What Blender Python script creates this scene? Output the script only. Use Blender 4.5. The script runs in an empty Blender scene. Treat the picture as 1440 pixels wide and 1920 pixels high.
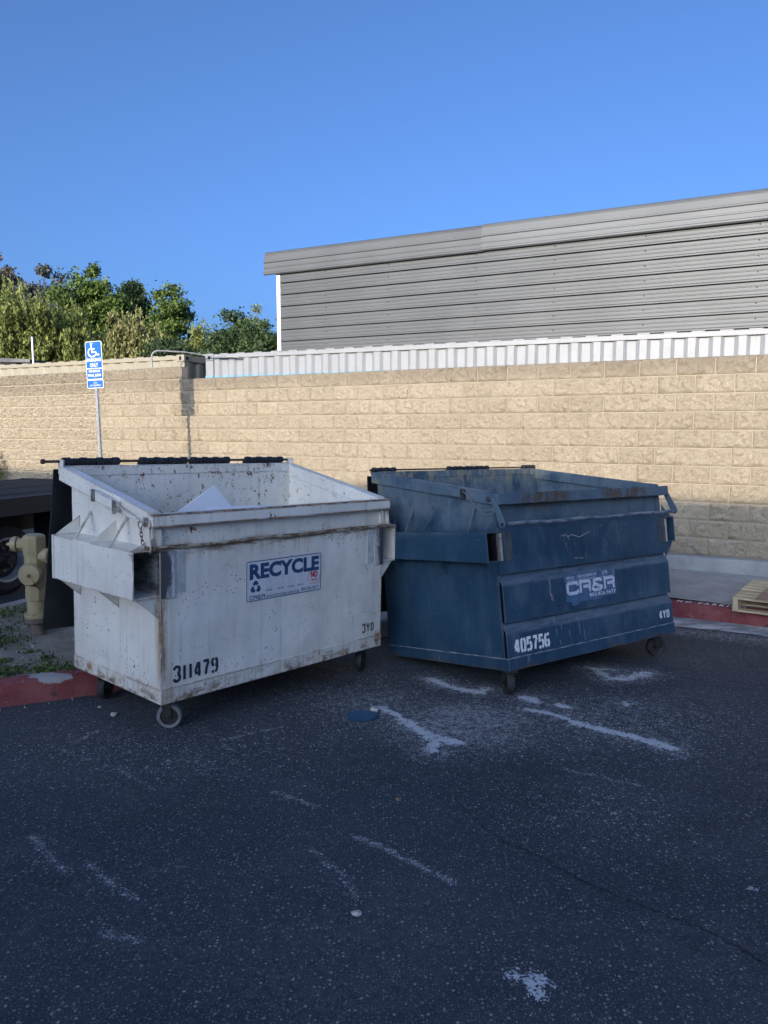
import bpy, bmesh, math, random
import numpy as np
from mathutils import Matrix, Vector, Euler

# ------------------------------------------------------------------ camera, sky, sun, exposure
S = bpy.context.scene
COL = S.collection
R = math.radians
EYE = 1.75
cam_d = bpy.data.cameras.new('camera'); cam = bpy.data.objects.new('camera', cam_d); COL.objects.link(cam)
cam_d.sensor_fit = 'VERTICAL'; cam_d.sensor_height = 36.0; cam_d.lens = 36.0 * 1442 / 1920
cam_d.clip_end = 3000; cam_d.clip_start = 0.05
cam.location = (0, 0, EYE); cam.rotation_euler = (math.pi / 2 - math.atan(160 / 1442), 0, 0)
S.camera = cam

SUN_AZ = R(204.4)          # clockwise from +Y, where the sun stands
SUN_EL = R(10.0)
W_ = bpy.data.worlds.new('World'); S.world = W_; W_.use_nodes = True
wn = W_.node_tree; wn.nodes.clear()
sky = wn.nodes.new('ShaderNodeTexSky'); sky.sky_type = 'NISHITA'; sky.sun_disc = False
sky.sun_elevation = SUN_EL; sky.sun_rotation = SUN_AZ
sky.air_density = 0.52; sky.dust_density = 5.4; sky.ozone_density = 4.4; sky.altitude = 100
bgn = wn.nodes.new('ShaderNodeBackground'); bgn.inputs['Strength'].default_value = 0.15
won = wn.nodes.new('ShaderNodeOutputWorld')
wn.links.new(sky.outputs['Color'], bgn.inputs['Color']); wn.links.new(bgn.outputs[0], won.inputs['Surface'])
sun_d = bpy.data.lights.new('sun', 'SUN'); sun_d.energy = 2.0; sun_d.angle = R(0.42); sun_d.color = (1.0, 0.87, 0.69)
sun = bpy.data.objects.new('sun', sun_d); COL.objects.link(sun)
sdir = Vector((math.sin(SUN_AZ) * math.cos(SUN_EL), math.cos(SUN_AZ) * math.cos(SUN_EL), math.sin(SUN_EL)))
sun.rotation_euler = sdir.to_track_quat('Z', 'Y').to_euler()
sun.location = sdir * 50
S.render.engine = 'CYCLES'
S.view_settings.view_transform = 'Standard'; S.view_settings.look = 'None'
S.view_settings.exposure = 1.3; S.view_settings.gamma = 1.0
S.view_settings.use_curve_mapping = False
S.render.resolution_x = 768; S.render.resolution_y = 1024

rng = np.random.default_rng(7)
random.seed(7)

# ------------------------------------------------------------------ node helpers
class NT:
    def __init__(s, name):
        s.m = bpy.data.materials.new(name); s.m.use_nodes = True
        s.t = s.m.node_tree; s.t.nodes.clear()
        s.out = s.t.nodes.new('ShaderNodeOutputMaterial')
        s._tc = None
    def n(s, typ): return s.t.nodes.new(typ)
    def put(s, sock, v):
        if v is None: return
        if isinstance(v, bpy.types.NodeSocket): s.t.links.new(v, sock)
        elif isinstance(v, (tuple, list)) and len(v) == 3 and sock.type == 'RGBA': sock.default_value = (*v, 1)
        else: sock.default_value = v
    def coord(s, kind='Object'):
        if s._tc is None: s._tc = s.n('ShaderNodeTexCoord')
        return s._tc.outputs[kind]
    def pos(s): return s.n('ShaderNodeNewGeometry').outputs['Position']
    def math(s, op, a, b=None, c=None, clamp=False):
        x = s.n('ShaderNodeMath'); x.operation = op; x.use_clamp = clamp
        s.put(x.inputs[0], a)
        if b is not None: s.put(x.inputs[1], b)
        if c is not None: s.put(x.inputs[2], c)
        return x.outputs[0]
    def add(s, a, b): return s.math('ADD', a, b)
    def mul(s, a, b): return s.math('MULTIPLY', a, b)
    def mx(s, a, b): return s.math('MAXIMUM', a, b)
    def xyz(s, v):
        x = s.n('ShaderNodeSeparateXYZ'); s.put(x.inputs[0], v); return x.outputs
    def mapv(s, v, scale=(1, 1, 1), loc=(0, 0, 0), rot=(0, 0, 0)):
        x = s.n('ShaderNodeMapping'); s.put(x.inputs['Vector'], v)
        x.inputs['Scale'].default_value = scale; x.inputs['Location'].default_value = loc; x.inputs['Rotation'].default_value = rot
        return x.outputs[0]
    def noise(s, v, scale=5, detail=4, rough=0.55, dist=0.0):
        x = s.n('ShaderNodeTexNoise'); s.put(x.inputs['Vector'], v); x.inputs['Scale'].default_value = scale
        x.inputs['Detail'].default_value = detail; x.inputs['Roughness'].default_value = rough; x.inputs['Distortion'].default_value = dist
        return x.outputs['Fac']
    def voro(s, v, scale=5, feat='F1', out='Distance', rand=1.0):
        x = s.n('ShaderNodeTexVoronoi'); x.feature = feat; s.put(x.inputs['Vector'], v); x.inputs['Scale'].default_value = scale
        x.inputs['Randomness'].default_value = rand
        return x.outputs[out]
    def ss(s, v, lo, hi, a=0.0, b=1.0):
        x = s.n('ShaderNodeMapRange'); x.interpolation_type = 'SMOOTHSTEP'; s.put(x.inputs['Value'], v)
        x.inputs['From Min'].default_value = lo; x.inputs['From Max'].default_value = hi
        x.inputs['To Min'].default_value = a; x.inputs['To Max'].default_value = b
        return x.outputs[0]
    def mix(s, f, a, b, mode='MIX'):
        x = s.n('ShaderNodeMix'); x.data_type = 'RGBA'; x.blend_type = mode
        s.put(x.inputs[0], f); s.put(x.inputs[6], a); s.put(x.inputs[7], b); return x.outputs[2]
    def bump(s, h, strength=0.3, dist=0.01, normal=None):
        x = s.n('ShaderNodeBump'); x.inputs['Strength'].default_value = strength; x.inputs['Distance'].default_value = dist
        s.put(x.inputs['Height'], h)
        if normal is not None: s.put(x.inputs['Normal'], normal)
        return x.outputs[0]
    def edge(s, radius=0.008, samples=4):
        b = s.n('ShaderNodeBevel'); b.samples = samples; b.inputs['Radius'].default_value = radius
        g = s.n('ShaderNodeNewGeometry'); d = s.n('ShaderNodeVectorMath'); d.operation = 'DOT_PRODUCT'
        s.t.links.new(b.outputs[0], d.inputs[0]); s.t.links.new(g.outputs['Normal'], d.inputs[1])
        return s.math('SUBTRACT', 1.0, d.outputs['Value'])
    def attr(s, name):
        x = s.n('ShaderNodeAttribute'); x.attribute_name = name; return x.outputs['Fac']
    def objrand(s): return s.n('ShaderNodeObjectInfo').outputs['Random']
    def island(s): return s.n('ShaderNodeNewGeometry').outputs['Random Per Island']
    def near(s, v, c, rx, ry, rz):
        """soft ellipsoid mask about a local point (a stain or chip with a place of its own)"""
        q = s.mapv(v, scale=(1 / rx, 1 / ry, 1 / rz), loc=(-c[0] / rx, -c[1] / ry, -c[2] / rz))
        x = s.n('ShaderNodeVectorMath'); x.operation = 'LENGTH'; s.put(x.inputs[0], q)
        return s.ss(x.outputs['Value'], 1.0, 0.4)
    def bsdf(s, color, rough=0.6, metal=0.0, normal=None, spec=None, emit=None):
        x = s.n('ShaderNodeBsdfPrincipled')
        s.put(x.inputs['Base Color'], color); s.put(x.inputs['Roughness'], rough); s.put(x.inputs['Metallic'], metal)
        if normal is not None: s.put(x.inputs['Normal'], normal)
        if spec is not None: s.put(x.inputs['Specular IOR Level'], spec)
        s.t.links.new(x.outputs[0], s.out.inputs['Surface'])
        return s.m

M = {}
def simple(name, col, rough=0.6, metal=0.0, var=0.15, scale=12, bump=0.0, spec=None):
    t = NT(name); o = t.coord()
    n = t.noise(o, scale, 5, 0.6)
    c2 = tuple(min(1, k * (1 - var)) for k in col); c1 = tuple(min(1, k * (1 + var)) for k in col)
    nm = t.bump(t.noise(o, scale * 6, 4), bump, 0.004) if bump else None
    M[name] = t.bsdf(t.mix(t.ss(n, 0.3, 0.7), c2, c1), t.ss(n, 0.2, 0.8, max(0.05, rough - 0.08), min(1, rough + 0.1)), metal, nm, spec)

def mat_white():
    t = NT('white_paint'); o = t.coord(); X, Y, Z = t.xyz(o)[:3]
    big = t.noise(o, 2.2, 4, 0.6)
    streak = t.noise(t.mapv(o, (26, 26, 1.6)), 1.0, 5, 0.65)
    fine = t.noise(o, 60, 4, 0.6)
    c = t.mix(t.ss(big, 0.3, 0.7), (0.63, 0.60, 0.535), (0.76, 0.73, 0.66))
    c = t.mix(t.mul(t.ss(streak, 0.52, 0.78), 0.45), c, (0.33, 0.32, 0.30))
    # rubbed grey scuffs
    sc = t.mul(t.ss(t.noise(t.mapv(o, (5, 5, 9)), 1.0, 6, 0.7), 0.56, 0.66), t.ss(fine, 0.45, 0.6))
    c = t.mix(t.mul(sc, 0.55), c, (0.26, 0.26, 0.27))
    # rust bleeding from seams and edges
    e = t.edge(0.015, 3)
    en = t.noise(o, 34, 5, 0.7)
    er = t.ss(t.add(e, t.mul(t.math('SUBTRACT', en, 0.5), 0.42)), 0.07, 0.15)
    er = t.mul(er, t.ss(t.noise(o, 5, 3), 0.36, 0.54))
    rust_c = t.mix(t.ss(t.noise(o, 25, 4), 0.35, 0.65), (0.05, 0.028, 0.018), (0.32, 0.15, 0.055))
    # bottom band and front left corner rust
    low = t.mul(t.ss(Z, 0.10, 0.0), t.ss(t.noise(t.mapv(o, (9, 9, 16)), 1.0, 6, 0.75), 0.49, 0.58))
    corner = t.mul(t.mul(t.ss(t.math('ABSOLUTE', X), 0.05, 0.008), t.ss(t.math('ABSOLUTE', Y), 0.06, 0.01)), t.mul(t.ss(Z, 0.08, 0.2), t.ss(Z, 0.66, 0.56)))
    corner = t.mul(corner, t.ss(t.noise(t.mapv(o, (30, 30, 9)), 1.0, 5, 0.7), 0.36, 0.56))
    patch = t.mul(t.near(o, (0.0, 0.83, 0.045), 0.04, 0.055, 0.035), t.ss(en, 0.3, 0.5))
    patch2 = t.mul(t.near(o, (0.0, 0.99, 0.03), 0.04, 0.03, 0.04), t.ss(en, 0.35, 0.55))
    patch3 = t.mul(t.near(o, (1.8, 0.0, 0.06), 0.05, 0.08, 0.08), t.ss(en, 0.35, 0.5))
    seam = t.mul(t.ss(t.math('ABSOLUTE', t.add(Z, -0.88)), 0.05, 0.0), t.mul(t.ss(Y, 0.06, 0.02), t.ss(t.noise(t.mapv(o, (6, 6, 25)), 1.0, 5, 0.75), 0.46, 0.62)))
    ru = t.mx(t.mx(t.mx(er, low), t.mx(corner, patch)), t.mx(t.mx(patch2, patch3), seam))
    c = t.mix(t.mul(ru, 0.92), c, rust_c)
    # yellowish stain halo
    halo = t.mul(t.ss(t.math('ABSOLUTE', X), 0.11, 0.0), t.mul(t.ss(t.math('ABSOLUTE', Y), 0.1, 0.0), t.ss(streak, 0.4, 0.65)))
    c = t.mix(t.mul(halo, 0.7), c, (0.40, 0.28, 0.14))
    h2 = t.mul(t.mx(t.ss(Z, 0.14, 0.02), t.mul(t.ss(t.math('ABSOLUTE', t.add(Z, -0.87)), 0.09, 0.0), t.ss(Y, 0.08, 0.02))), t.ss(streak, 0.42, 0.62))
    c = t.mix(t.mul(h2, 0.5), c, (0.42, 0.31, 0.17))
    # small dark chips
    ch = t.mul(t.ss(t.noise(t.mapv(o, (1, 1, 0.8)), 11, 6, 0.70), 0.645, 0.665), t.ss(t.noise(o, 2.4, 3), 0.40, 0.52))
    ch = t.mx(ch, t.mul(t.mul(t.ss(Y, 1.0, 1.02), t.ss(Y, 1.04, 1.035)), t.ss(t.noise(o, 19, 5, 0.72), 0.61, 0.63)))
    ch = t.mx(ch, t.mul(t.ss(X, 1.80, 1.815), t.mul(t.ss(X, 1.829, 1.826), t.ss(t.noise(o, 17, 5, 0.72), 0.63, 0.65))))
    stain = t.ss(t.noise(t.mapv(o, (11, 11, 4), loc=(0, 0, .06)), 1.0, 6, 0.70), 0.63, 0.74)
    c = t.mix(t.mul(stain, 0.5), c, (0.42, 0.30, 0.16))
    c = t.mix(ch, c, rust_c)
    rl = t.mx(t.ss(t.math('ABSOLUTE', t.add(Z, -1.089)), 0.016, 0.006), t.ss(t.math('ABSOLUTE', t.add(Z, -1.017)), 0.013, 0.004))
    rl = t.mul(t.mul(rl, t.ss(Y, 0.03, -0.01)), t.ss(t.noise(t.mapv(o, (5, 5, 40)), 1.0, 6, 0.75), 0.34, 0.52))
    c = t.mix(t.mul(rl, 0.9), c, rust_c)
    v2 = t.voro(t.mapv(o, (1, 1, 0.8)), 46)
    ch2 = t.mul(t.ss(v2, 0.2, 0.16), t.ss(t.noise(o, 4.2, 3), 0.52, 0.62))
    c = t.mix(ch2, c, (0.06, 0.045, 0.04))
    # long scratches
    sv = t.noise(t.mapv(o, (14, 14, 120), rot=(0.2, 0.5, 0)), 1.0, 3, 0.6)
    c = t.mix(t.mul(t.ss(sv, 0.70, 0.74), 0.6), c, (0.2, 0.19, 0.18))
    h = t.add(t.mul(t.noise(o, 3, 2), 1.0), t.mul(ru, -0.12))
    M['white_paint'] = t.bsdf(c, t.ss(ru, 0, 1, 0.42, 0.85), 0.0, t.bump(h, 0.5, 0.05))

def mat_blue():
    t = NT('blue_paint'); o = t.coord(); X, Y, Z = t.xyz(o)[:3]
    big = t.noise(o, 2.0, 4, 0.6)
    streak = t.noise(t.mapv(o, (30, 30, 2.0)), 1.0, 5, 0.65)
    fine = t.noise(o, 70, 4, 0.6)
    c = t.mix(t.ss(big, 0.3, 0.7), (0.012, 0.040, 0.075), (0.024, 0.064, 0.108))
    # chalked, sun-bleached paint above the fork pocket; sky highlight painted onto the ledges
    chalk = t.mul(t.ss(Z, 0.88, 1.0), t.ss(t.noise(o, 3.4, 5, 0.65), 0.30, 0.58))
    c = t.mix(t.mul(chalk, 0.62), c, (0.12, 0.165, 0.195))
    ledge_light = t.mul(t.ss(Y, 0.05, 0.04), t.mx(t.ss(t.math('ABSOLUTE', t.add(Z, -0.588)), 0.045, 0.02), t.ss(t.math('ABSOLUTE', t.add(Z, -0.268)), 0.045, 0.02)))
    c = t.mix(t.mul(ledge_light, t.ss(t.noise(t.mapv(o, (4, 4, 30)), 1.0, 4, 0.7), 0.3, 0.65, 0.15, 0.6)), c, (0.16, 0.19, 0.23))
    c = t.mix(t.mul(t.ss(streak, 0.54, 0.75), 0.4), c, (0.09, 0.125, 0.17))
    c = t.mix(t.mul(t.ss(t.noise(t.mapv(o, (22, 22, 1.3), loc=(3, 1, 0)), 1.0, 5, 0.6), 0.55, 0.75), 0.55), c, (0.02, 0.035, 0.06))
    fade = t.ss(t.noise(t.mapv(o, (2.2, 2.2, 1.2), loc=(5, 0, 2)), 1.6, 6, 0.68), 0.46, 0.66)
    c = t.mix(t.mul(fade, t.ss(Y, 0.10, 0.03, 0.3, 0.75)), c, (0.065, 0.105, 0.145))
    blot = t.ss(t.noise(t.mapv(o, (1, 1, 0.5)), 9, 6, 0.7), 0.60, 0.70)
    c = t.mix(t.mul(blot, t.ss(Y, 0.10, 0.03, 0.25, 0.6)), c, (0.12, 0.16, 0.20))
    # worn white scratches
    sv = t.noise(t.mapv(o, (60, 60, 9)), 1.0, 3, 0.6)
    c = t.mix(t.mul(t.ss(sv, 0.71, 0.76), 0.75), c, (0.40, 0.42, 0.44))
    sh = t.noise(t.mapv(o, (7, 7, 130), rot=(0.25, 0.2, 0)), 1.0, 3, 0.6)
    c = t.mix(t.mul(t.ss(sh, 0.70, 0.74), 0.5), c, (0.30, 0.33, 0.36))
    e = t.edge(0.010, 4); en = t.noise(o, 36, 5, 0.7)
    er = t.ss(t.add(e, t.mul(t.math('SUBTRACT', en, 0.5), 0.6)), 0.13, 0.26)
    c = t.mix(t.mul(er, 0.7), c, (0.16, 0.17, 0.17))
    rust_c = t.mix(t.ss(fine, 0.35, 0.65), (0.04, 0.028, 0.02), (0.13, 0.085, 0.05))
    rim1 = t.near(o, (0.43, -0.03, 1.12), 0.34, 0.14, 0.12); rim2 = t.near(o, (1.30, -0.03, 1.13), 0.36, 0.14, 0.11)
    rr = t.mul(t.mx(rim1, rim2), t.ss(t.noise(t.mapv(o, (18, 18, 10)), 1.0, 5, 0.7), 0.40, 0.54))
    low = t.mul(t.ss(Z, 0.035, 0.0), t.ss(t.noise(t.mapv(o, (8, 8, 20)), 1.0, 5, 0.7), 0.48, 0.58))
    spots = t.mul(t.ss(t.add(t.voro(o, 9), t.mul(fine, 0.1)), 0.15, 0.11), t.ss(t.noise(o, 2.6, 3), 0.5, 0.6))
    inner = t.mul(t.mul(t.ss(Y, 1.15, 1.25), t.ss(Z, 1.20, 1.42)), t.ss(t.noise(t.mapv(o, (24, 24, 9)), 1.0, 5, 0.7), 0.45, 0.6))
    deep = t.mul(t.mul(t.ss(Y, 0.06, 0.1), t.ss(Z, 1.0, 1.1)), t.ss(t.noise(t.mapv(o, (6, 6, 4)), 1.0, 6, 0.7), 0.40, 0.58))
    c = t.mix(t.mul(deep, 0.45), c, (0.17, 0.195, 0.215))
    c = t.mix(t.mul(inner, 0.85), c, (0.27, 0.24, 0.15))
    ru = t.mx(t.mx(rr, low), spots)
    c = t.mix(t.mul(ru, 0.88), c, rust_c)
    h = t.add(t.noise(o, 3.2, 2), t.mul(fine, 0.02))
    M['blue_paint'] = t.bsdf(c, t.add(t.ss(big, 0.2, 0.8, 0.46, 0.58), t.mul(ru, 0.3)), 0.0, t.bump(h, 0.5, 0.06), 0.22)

def mat_asphalt():
    t = NT('asphalt'); p = t.pos()
    big = t.noise(p, 0.55, 5, 0.6); mid = t.noise(p, 3.5, 5, 0.65); fine = t.noise(p, 120, 3, 0.6)
    c = t.mix(t.ss(big, 0.3, 0.7), (0.029, 0.036, 0.048), (0.043, 0.051, 0.065))
    c = t.mix(t.mul(t.ss(mid, 0.5, 0.75), 0.35), c, (0.068, 0.068, 0.068))
    # aggregate
    def chips(scale, lo, hi, colr, keep):
        x = t.n('ShaderNodeTexVoronoi'); x.voronoi_dimensions = '2D'; t.put(x.inputs['Vector'], t.mapv(p, (1, 1.0, 1))); x.inputs['Scale'].default_value = scale
        r = t.xyz(x.outputs['Color'])[0]
        sz = t.mul(t.xyz(x.outputs['Color'])[1], hi - lo)
        m = t.ss(t.math('SUBTRACT', x.outputs['Distance'], t.add(sz, lo)), 0.06, -0.02)
        return t.mul(m, t.ss(r, keep, keep + 0.05)), t.xyz(x.outputs['Color'])[2]
    wear = t.mul(t.ss(t.noise(t.mapv(p, (0.8, 1.5, 1), rot=(0, 0, .4)), 1.1, 5, 0.62), 0.40, 0.66), t.ss(t.noise(p, 26, 4, 0.7), 0.36, 0.62))
    c = t.mix(t.mul(wear, 0.55), c, (0.085, 0.093, 0.105))
    m1, r1 = chips(95, 0.08, 0.34, None, 0.50)
    c = t.mix(t.mul(m1, 0.8), c, t.mix(r1, (0.07, 0.07, 0.07), (0.22, 0.215, 0.20)))
    m2, r2 = chips(170, 0.10, 0.36, None, 0.42)
    c = t.mix(t.mul(m2, 0.7), c, t.mix(r2, (0.06, 0.06, 0.06), (0.20, 0.195, 0.185)))
    m3, r3 = chips(62, 0.08, 0.32, None, 0.74)
    c = t.mix(t.mul(m3, 0.85), c, t.mix(r3, (0.10, 0.10, 0.10), (0.36, 0.35, 0.33)))
    m4, r4 = chips(80, 0.05, 0.20, None, 0.95)
    c = t.mix(m4, c, (0.42, 0.41, 0.39))
    # spilled white paint / drywall powder with worn edges (mask stored on the mesh)
    pm = t.attr('paint'); dm = t.attr('dust'); pn = t.noise(p, 20, 5, 0.72); pn2 = t.noise(p, 85, 4, 0.7)
    solid = t.ss(t.mul(t.ss(pm, 0.02, 0.15), t.add(t.mul(pm, 0.80), t.add(t.mul(t.math('SUBTRACT', pn, 0.5), 1.9), t.mul(t.math('SUBTRACT', pn2, 0.5), 2.2)))), 0.46, 0.52)
    def flecks(scale, k, size):
        x = t.n('ShaderNodeTexVoronoi'); x.voronoi_dimensions = '2D'; t.put(x.inputs['Vector'], t.mapv(p, (1, 1, 1), (scale, 1, 0))); x.inputs['Scale'].default_value = scale
        q = t.xyz(x.outputs['Color']); d = t.mul(t.mul(dm, t.ss(pn, 0.3, 0.65)), k)
        on = t.math('GREATER_THAN', d, q[0])
        return t.mul(on, t.ss(t.math('SUBTRACT', x.outputs['Distance'], t.mul(t.add(q[1], 0.35), size)), 0.06, -0.05))
    fl = t.mx(flecks(60, 0.5, 0.36), t.mx(flecks(105, 0.8, 0.36), flecks(230, 0.8, 0.36)))
    c = t.mix(t.mul(t.mul(dm, t.ss(pn, 0.3, 0.7)), 0.16), c, (0.22, 0.22, 0.22))
    c = t.mix(t.mul(fl, 0.75), c, (0.46, 0.465, 0.47))
    c = t.mix(t.mul(solid, 0.85), c, t.mix(pn2, (0.46, 0.47, 0.48), (0.68, 0.69, 0.70)))
    # tyre-polished and oily patches
    oil = t.mul(t.ss(t.noise(p, 1.3, 4, 0.6), 0.56, 0.68), t.ss(mid, 0.35, 0.6)); c = t.mix(t.mul(oil, 0.35), c, (0.016, 0.017, 0.020))
    h = t.add(t.mul(m1, 0.6), t.add(t.mul(m2, 0.3), t.add(t.mul(m3, 0.8), t.mul(fine, 0.5))))
    M['asphalt'] = t.bsdf(c, 0.85, 0.0, t.bump(h, 0.55, 0.004), 0.22)

def mat_block():
    t = NT('split_block'); o = t.coord(); p = t.pos(); r = t.objrand()
    Z = t.xyz(p)[2]
    n1 = t.noise(p, 5, 5, 0.65); n2 = t.noise(p, 42, 5, 0.7); n3 = t.noise(p, 150, 3, 0.6)
    c = t.mix(t.ss(n2, 0.3, 0.7), (0.45, 0.375, 0.27), (0.60, 0.51, 0.38))
    c = t.mix(t.mul(t.ss(r, 0.0, 1.0), 0.22), c, (0.30, 0.24, 0.165))
    c = t.mix(t.mul(t.ss(n3, 0.56, 0.70), 0.5), c, (0.24, 0.19, 0.135))
    c = t.mix(t.mul(t.ss(t.noise(p, 70, 4, 0.7), 0.58, 0.70), 0.4), c, (0.26, 0.21, 0.155))
    c = t.mix(t.mul(t.ss(n3, 0.42, 0.30), 0.35), c, (0.62, 0.54, 0.41))
    # rain-weathered grime on the top course
    top = t.mul(t.ss(t.add(Z, t.mul(n1, 0.22)), 2.36, 2.58), t.ss(n2, 0.25, 0.6))
    c = t.mix(t.mul(top, 0.45), c, (0.12, 0.10, 0.085))
    st = t.mul(t.ss(n1, 0.58, 0.74), t.ss(n2, 0.4, 0.6))
    c = t.mix(t.mul(st, 0.35), c, (0.17, 0.14, 0.11))
    # pale efflorescence near the foot
    ef = t.mul(t.ss(Z, 0.62, 0.34), t.ss(n1, 0.55, 0.68)); c = t.mix(t.mul(ef, 0.35), c, (0.55, 0.52, 0.47))
    h = t.add(t.noise(p, 34, 6, 0.75), t.mul(n3, 0.3))
    M['split_block'] = t.bsdf(c, 0.93, 0.0, t.bump(h, 1.0, 0.035), 0.2)
    t = NT('mortar'); p = t.pos(); n = t.noise(p, 60, 4)
    M['mortar'] = t.bsdf(t.mix(n, (0.36, 0.30, 0.22), (0.48, 0.41, 0.31)), 0.95, 0.0, t.bump(n, 0.4, 0.004), 0.2)

def mat_kerb():
    for name, base in (('red_kerb', True), ('concrete', False)):
        t = NT(name); p = t.pos(); n1 = t.noise(p, 4, 5, 0.65); n2 = t.noise(p, 45, 5, 0.7); n3 = t.noise(p, 170, 3)
        conc = t.mix(t.ss(n1, 0.3, 0.7), (0.27, 0.27, 0.265), (0.37, 0.37, 0.36))
        conc = t.mix(t.mul(t.ss(n3, 0.55, 0.7), 0.5), conc, (0.17, 0.17, 0.165))
        c = conc; rough = 0.88; h = t.add(n2, t.mul(n3, 0.5))
        if base:
            red = t.mix(t.ss(n1, 0.3, 0.7), (0.17, 0.040, 0.042), (0.25, 0.085, 0.08))
            red = t.mix(t.mul(t.ss(n2, 0.52, 0.7), 0.4), red, (0.12, 0.03, 0.035))
            chip = t.mx(t.near(p, (-2.20, 4.90, 0.115), 0.18, 0.085, 0.055), t.near(p, (-2.47, 4.74, 0.09), 0.06, 0.05, 0.035))
            cm = t.ss(t.mul(t.ss(chip, 0.0, 0.1), t.add(chip, t.mul(t.math('SUBTRACT', t.noise(p, 26, 6, 0.75), 0.5), 2.6))), 0.22, 0.32)
            rnd = t.mul(t.ss(t.noise(p, 14, 5, 0.7), 0.64, 0.69), 0.8)
            Xw, Yw = t.xyz(p)[0], t.xyz(p)[1]
            bare = t.mul(t.ss(Xw, -1.2, -0.9), t.ss(Xw, 2.1, 1.7))
            m = t.mx(t.mx(cm, rnd), bare)
            c = t.mix(m, red, conc)
            drk = t.mul(t.ss(t.noise(p, 9, 4, 0.7), 0.6, 0.66), t.ss(t.xyz(p)[2], 0.09, 0.05)); c = t.mix(t.mul(drk, 0.7), c, (0.05, 0.04, 0.045))
            h = t.add(t.mul(n2, 0.4), t.mul(m, -0.8))
        M[name] = t.bsdf(c, rough, 0.0, t.bump(h, 0.5, 0.008), 0.3)
    t = NT('dirt'); p = t.pos(); n1 = t.noise(p, 5, 6, 0.7); n2 = t.noise(p, 60, 5, 0.7)
    c = t.mix(t.ss(n1, 0.3, 0.7), (0.25, 0.22, 0.18), (0.40, 0.365, 0.31)); c = t.mix(t.mul(t.ss(n2, 0.55, 0.7), 0.6), c, (0.12, 0.10, 0.08))
    M['dirt'] = t.bsdf(c, 0.95, 0.0, t.bump(t.add(t.noise(p, 14, 6, 0.75), n2), 1.0, 0.03), 0.2)

def mat_leaf(name, dark, light, trans=0.25):
    t = NT(name); i = t.island(); p = t.pos()
    n = t.noise(p, 0.9, 3)
    f = t.add(t.mul(i, 0.6), t.mul(n, 0.55))
    c = t.mix(t.ss(f, 0.25, 0.9), dark, light)
    a = t.n('ShaderNodeBsdfPrincipled'); t.put(a.inputs['Base Color'], c); a.inputs['Roughness'].default_value = 0.6
    a.inputs['Specular IOR Level'].default_value = 0.3
    b = t.n('ShaderNodeBsdfTranslucent'); t.put(b.inputs['Color'], t.mix(0.5, c, light))
    m = t.n('ShaderNodeMixShader'); m.inputs[0].default_value = trans
    t.t.links.new(a.outputs[0], m.inputs[1]); t.t.links.new(b.outputs[0], m.inputs[2]); t.t.links.new(m.outputs[0], t.out.inputs['Surface'])
    M[name] = t.m

def mat_siding(nm='grey_siding', k=1.0):
    t = NT(nm); o = t.coord(); r = t.objrand()
    wav = t.noise(t.mapv(o, (0.9, 1, 1.5)), 1.0, 1, 0.4)
    st = t.noise(t.mapv(o, (0.4, 1, 14)), 1.0, 3, 0.5)
    c = t.mix(t.ss(wav, 0.3, 0.7), (0.094 * k, 0.098 * k * 1.01, 0.101 * k), (0.108 * k, 0.112 * k * 1.01, 0.115 * k))
    c = t.mix(t.mul(t.ss(st, 0.4, 0.7), 0.18), c, (0.085, 0.085, 0.084))
    h = wav
    M[nm] = t.bsdf(c, 0.5, 0.1, t.bump(h, 0.25, 0.05), 0.4)

def mat_corr(name, col, rustc):
    t = NT(name); o = t.coord(); n1 = t.noise(o, 2.5, 5, 0.65); n2 = t.noise(t.mapv(o, (20, 20, 3)), 1.0, 5, 0.7)
    c = t.mix(t.ss(n1, 0.3, 0.7), tuple(k * 0.9 for k in col), col)
    c = t.mix(t.mul(t.ss(n2, 0.55, 0.75), 0.3), c, tuple(k * 0.55 for k in col))
    e = t.ss(t.add(t.edge(0.03, 3), t.mul(t.noise(o, 14, 5, 0.7), 0.3)), 0.28, 0.4)
    c = t.mix(t.mul(e, 0.5), c, rustc)
    M[name] = t.bsdf(c, 0.5, 0.0, t.bump(n1, 0.2, 0.02))

def mat_wood(name, a, b, ax):
    t = NT(name); o = t.coord(); sc = [18, 18, 18]; sc[ax] = 1.2
    n = t.noise(t.mapv(o, tuple(sc)), 1.5, 5, 0.65, 0.6); r = t.objrand()
    c = t.mix(t.ss(n, 0.3, 0.7), a, b); c = t.mix(t.mul(r, 0.35), c, tuple(k * 0.6 for k in a))
    M[name] = t.bsdf(c, 0.8, 0.0, t.bump(n, 0.4, 0.004), 0.3)

mat_white(); mat_blue(); mat_asphalt(); mat_block(); mat_kerb(); mat_siding(); mat_siding('pale_siding', 1.22)
mat_corr('white_container', (0.29, 0.30, 0.31), (0.30, 0.20, 0.13)); mat_corr('cream_container', (0.34, 0.305, 0.225), (0.33, 0.17, 0.11))
mat_wood('pale_wood', (0.46, 0.36, 0.22), (0.62, 0.51, 0.33), 0); mat_wood('dark_wood', (0.035, 0.032, 0.032), (0.075, 0.070, 0.068), 1)
mat_leaf('leaf_pepper', (0.11, 0.135, 0.034), (0.34, 0.37, 0.11)); mat_leaf('leaf_olive', (0.13, 0.135, 0.045), (0.33, 0.32, 0.13))
mat_leaf('leaf_green', (0.032, 0.068, 0.020), (0.18, 0.25, 0.055)); mat_leaf('leaf_dark', (0.026, 0.052, 0.022), (0.10, 0.15, 0.055))
mat_leaf('leaf_grey', (0.06, 0.075, 0.062), (0.18, 0.195, 0.165)); mat_leaf('leaf_brown', (0.11, 0.095, 0.07), (0.26, 0.22, 0.17))
mat_leaf('leaf_weed', (0.045, 0.075, 0.022), (0.13, 0.18, 0.055))
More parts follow.
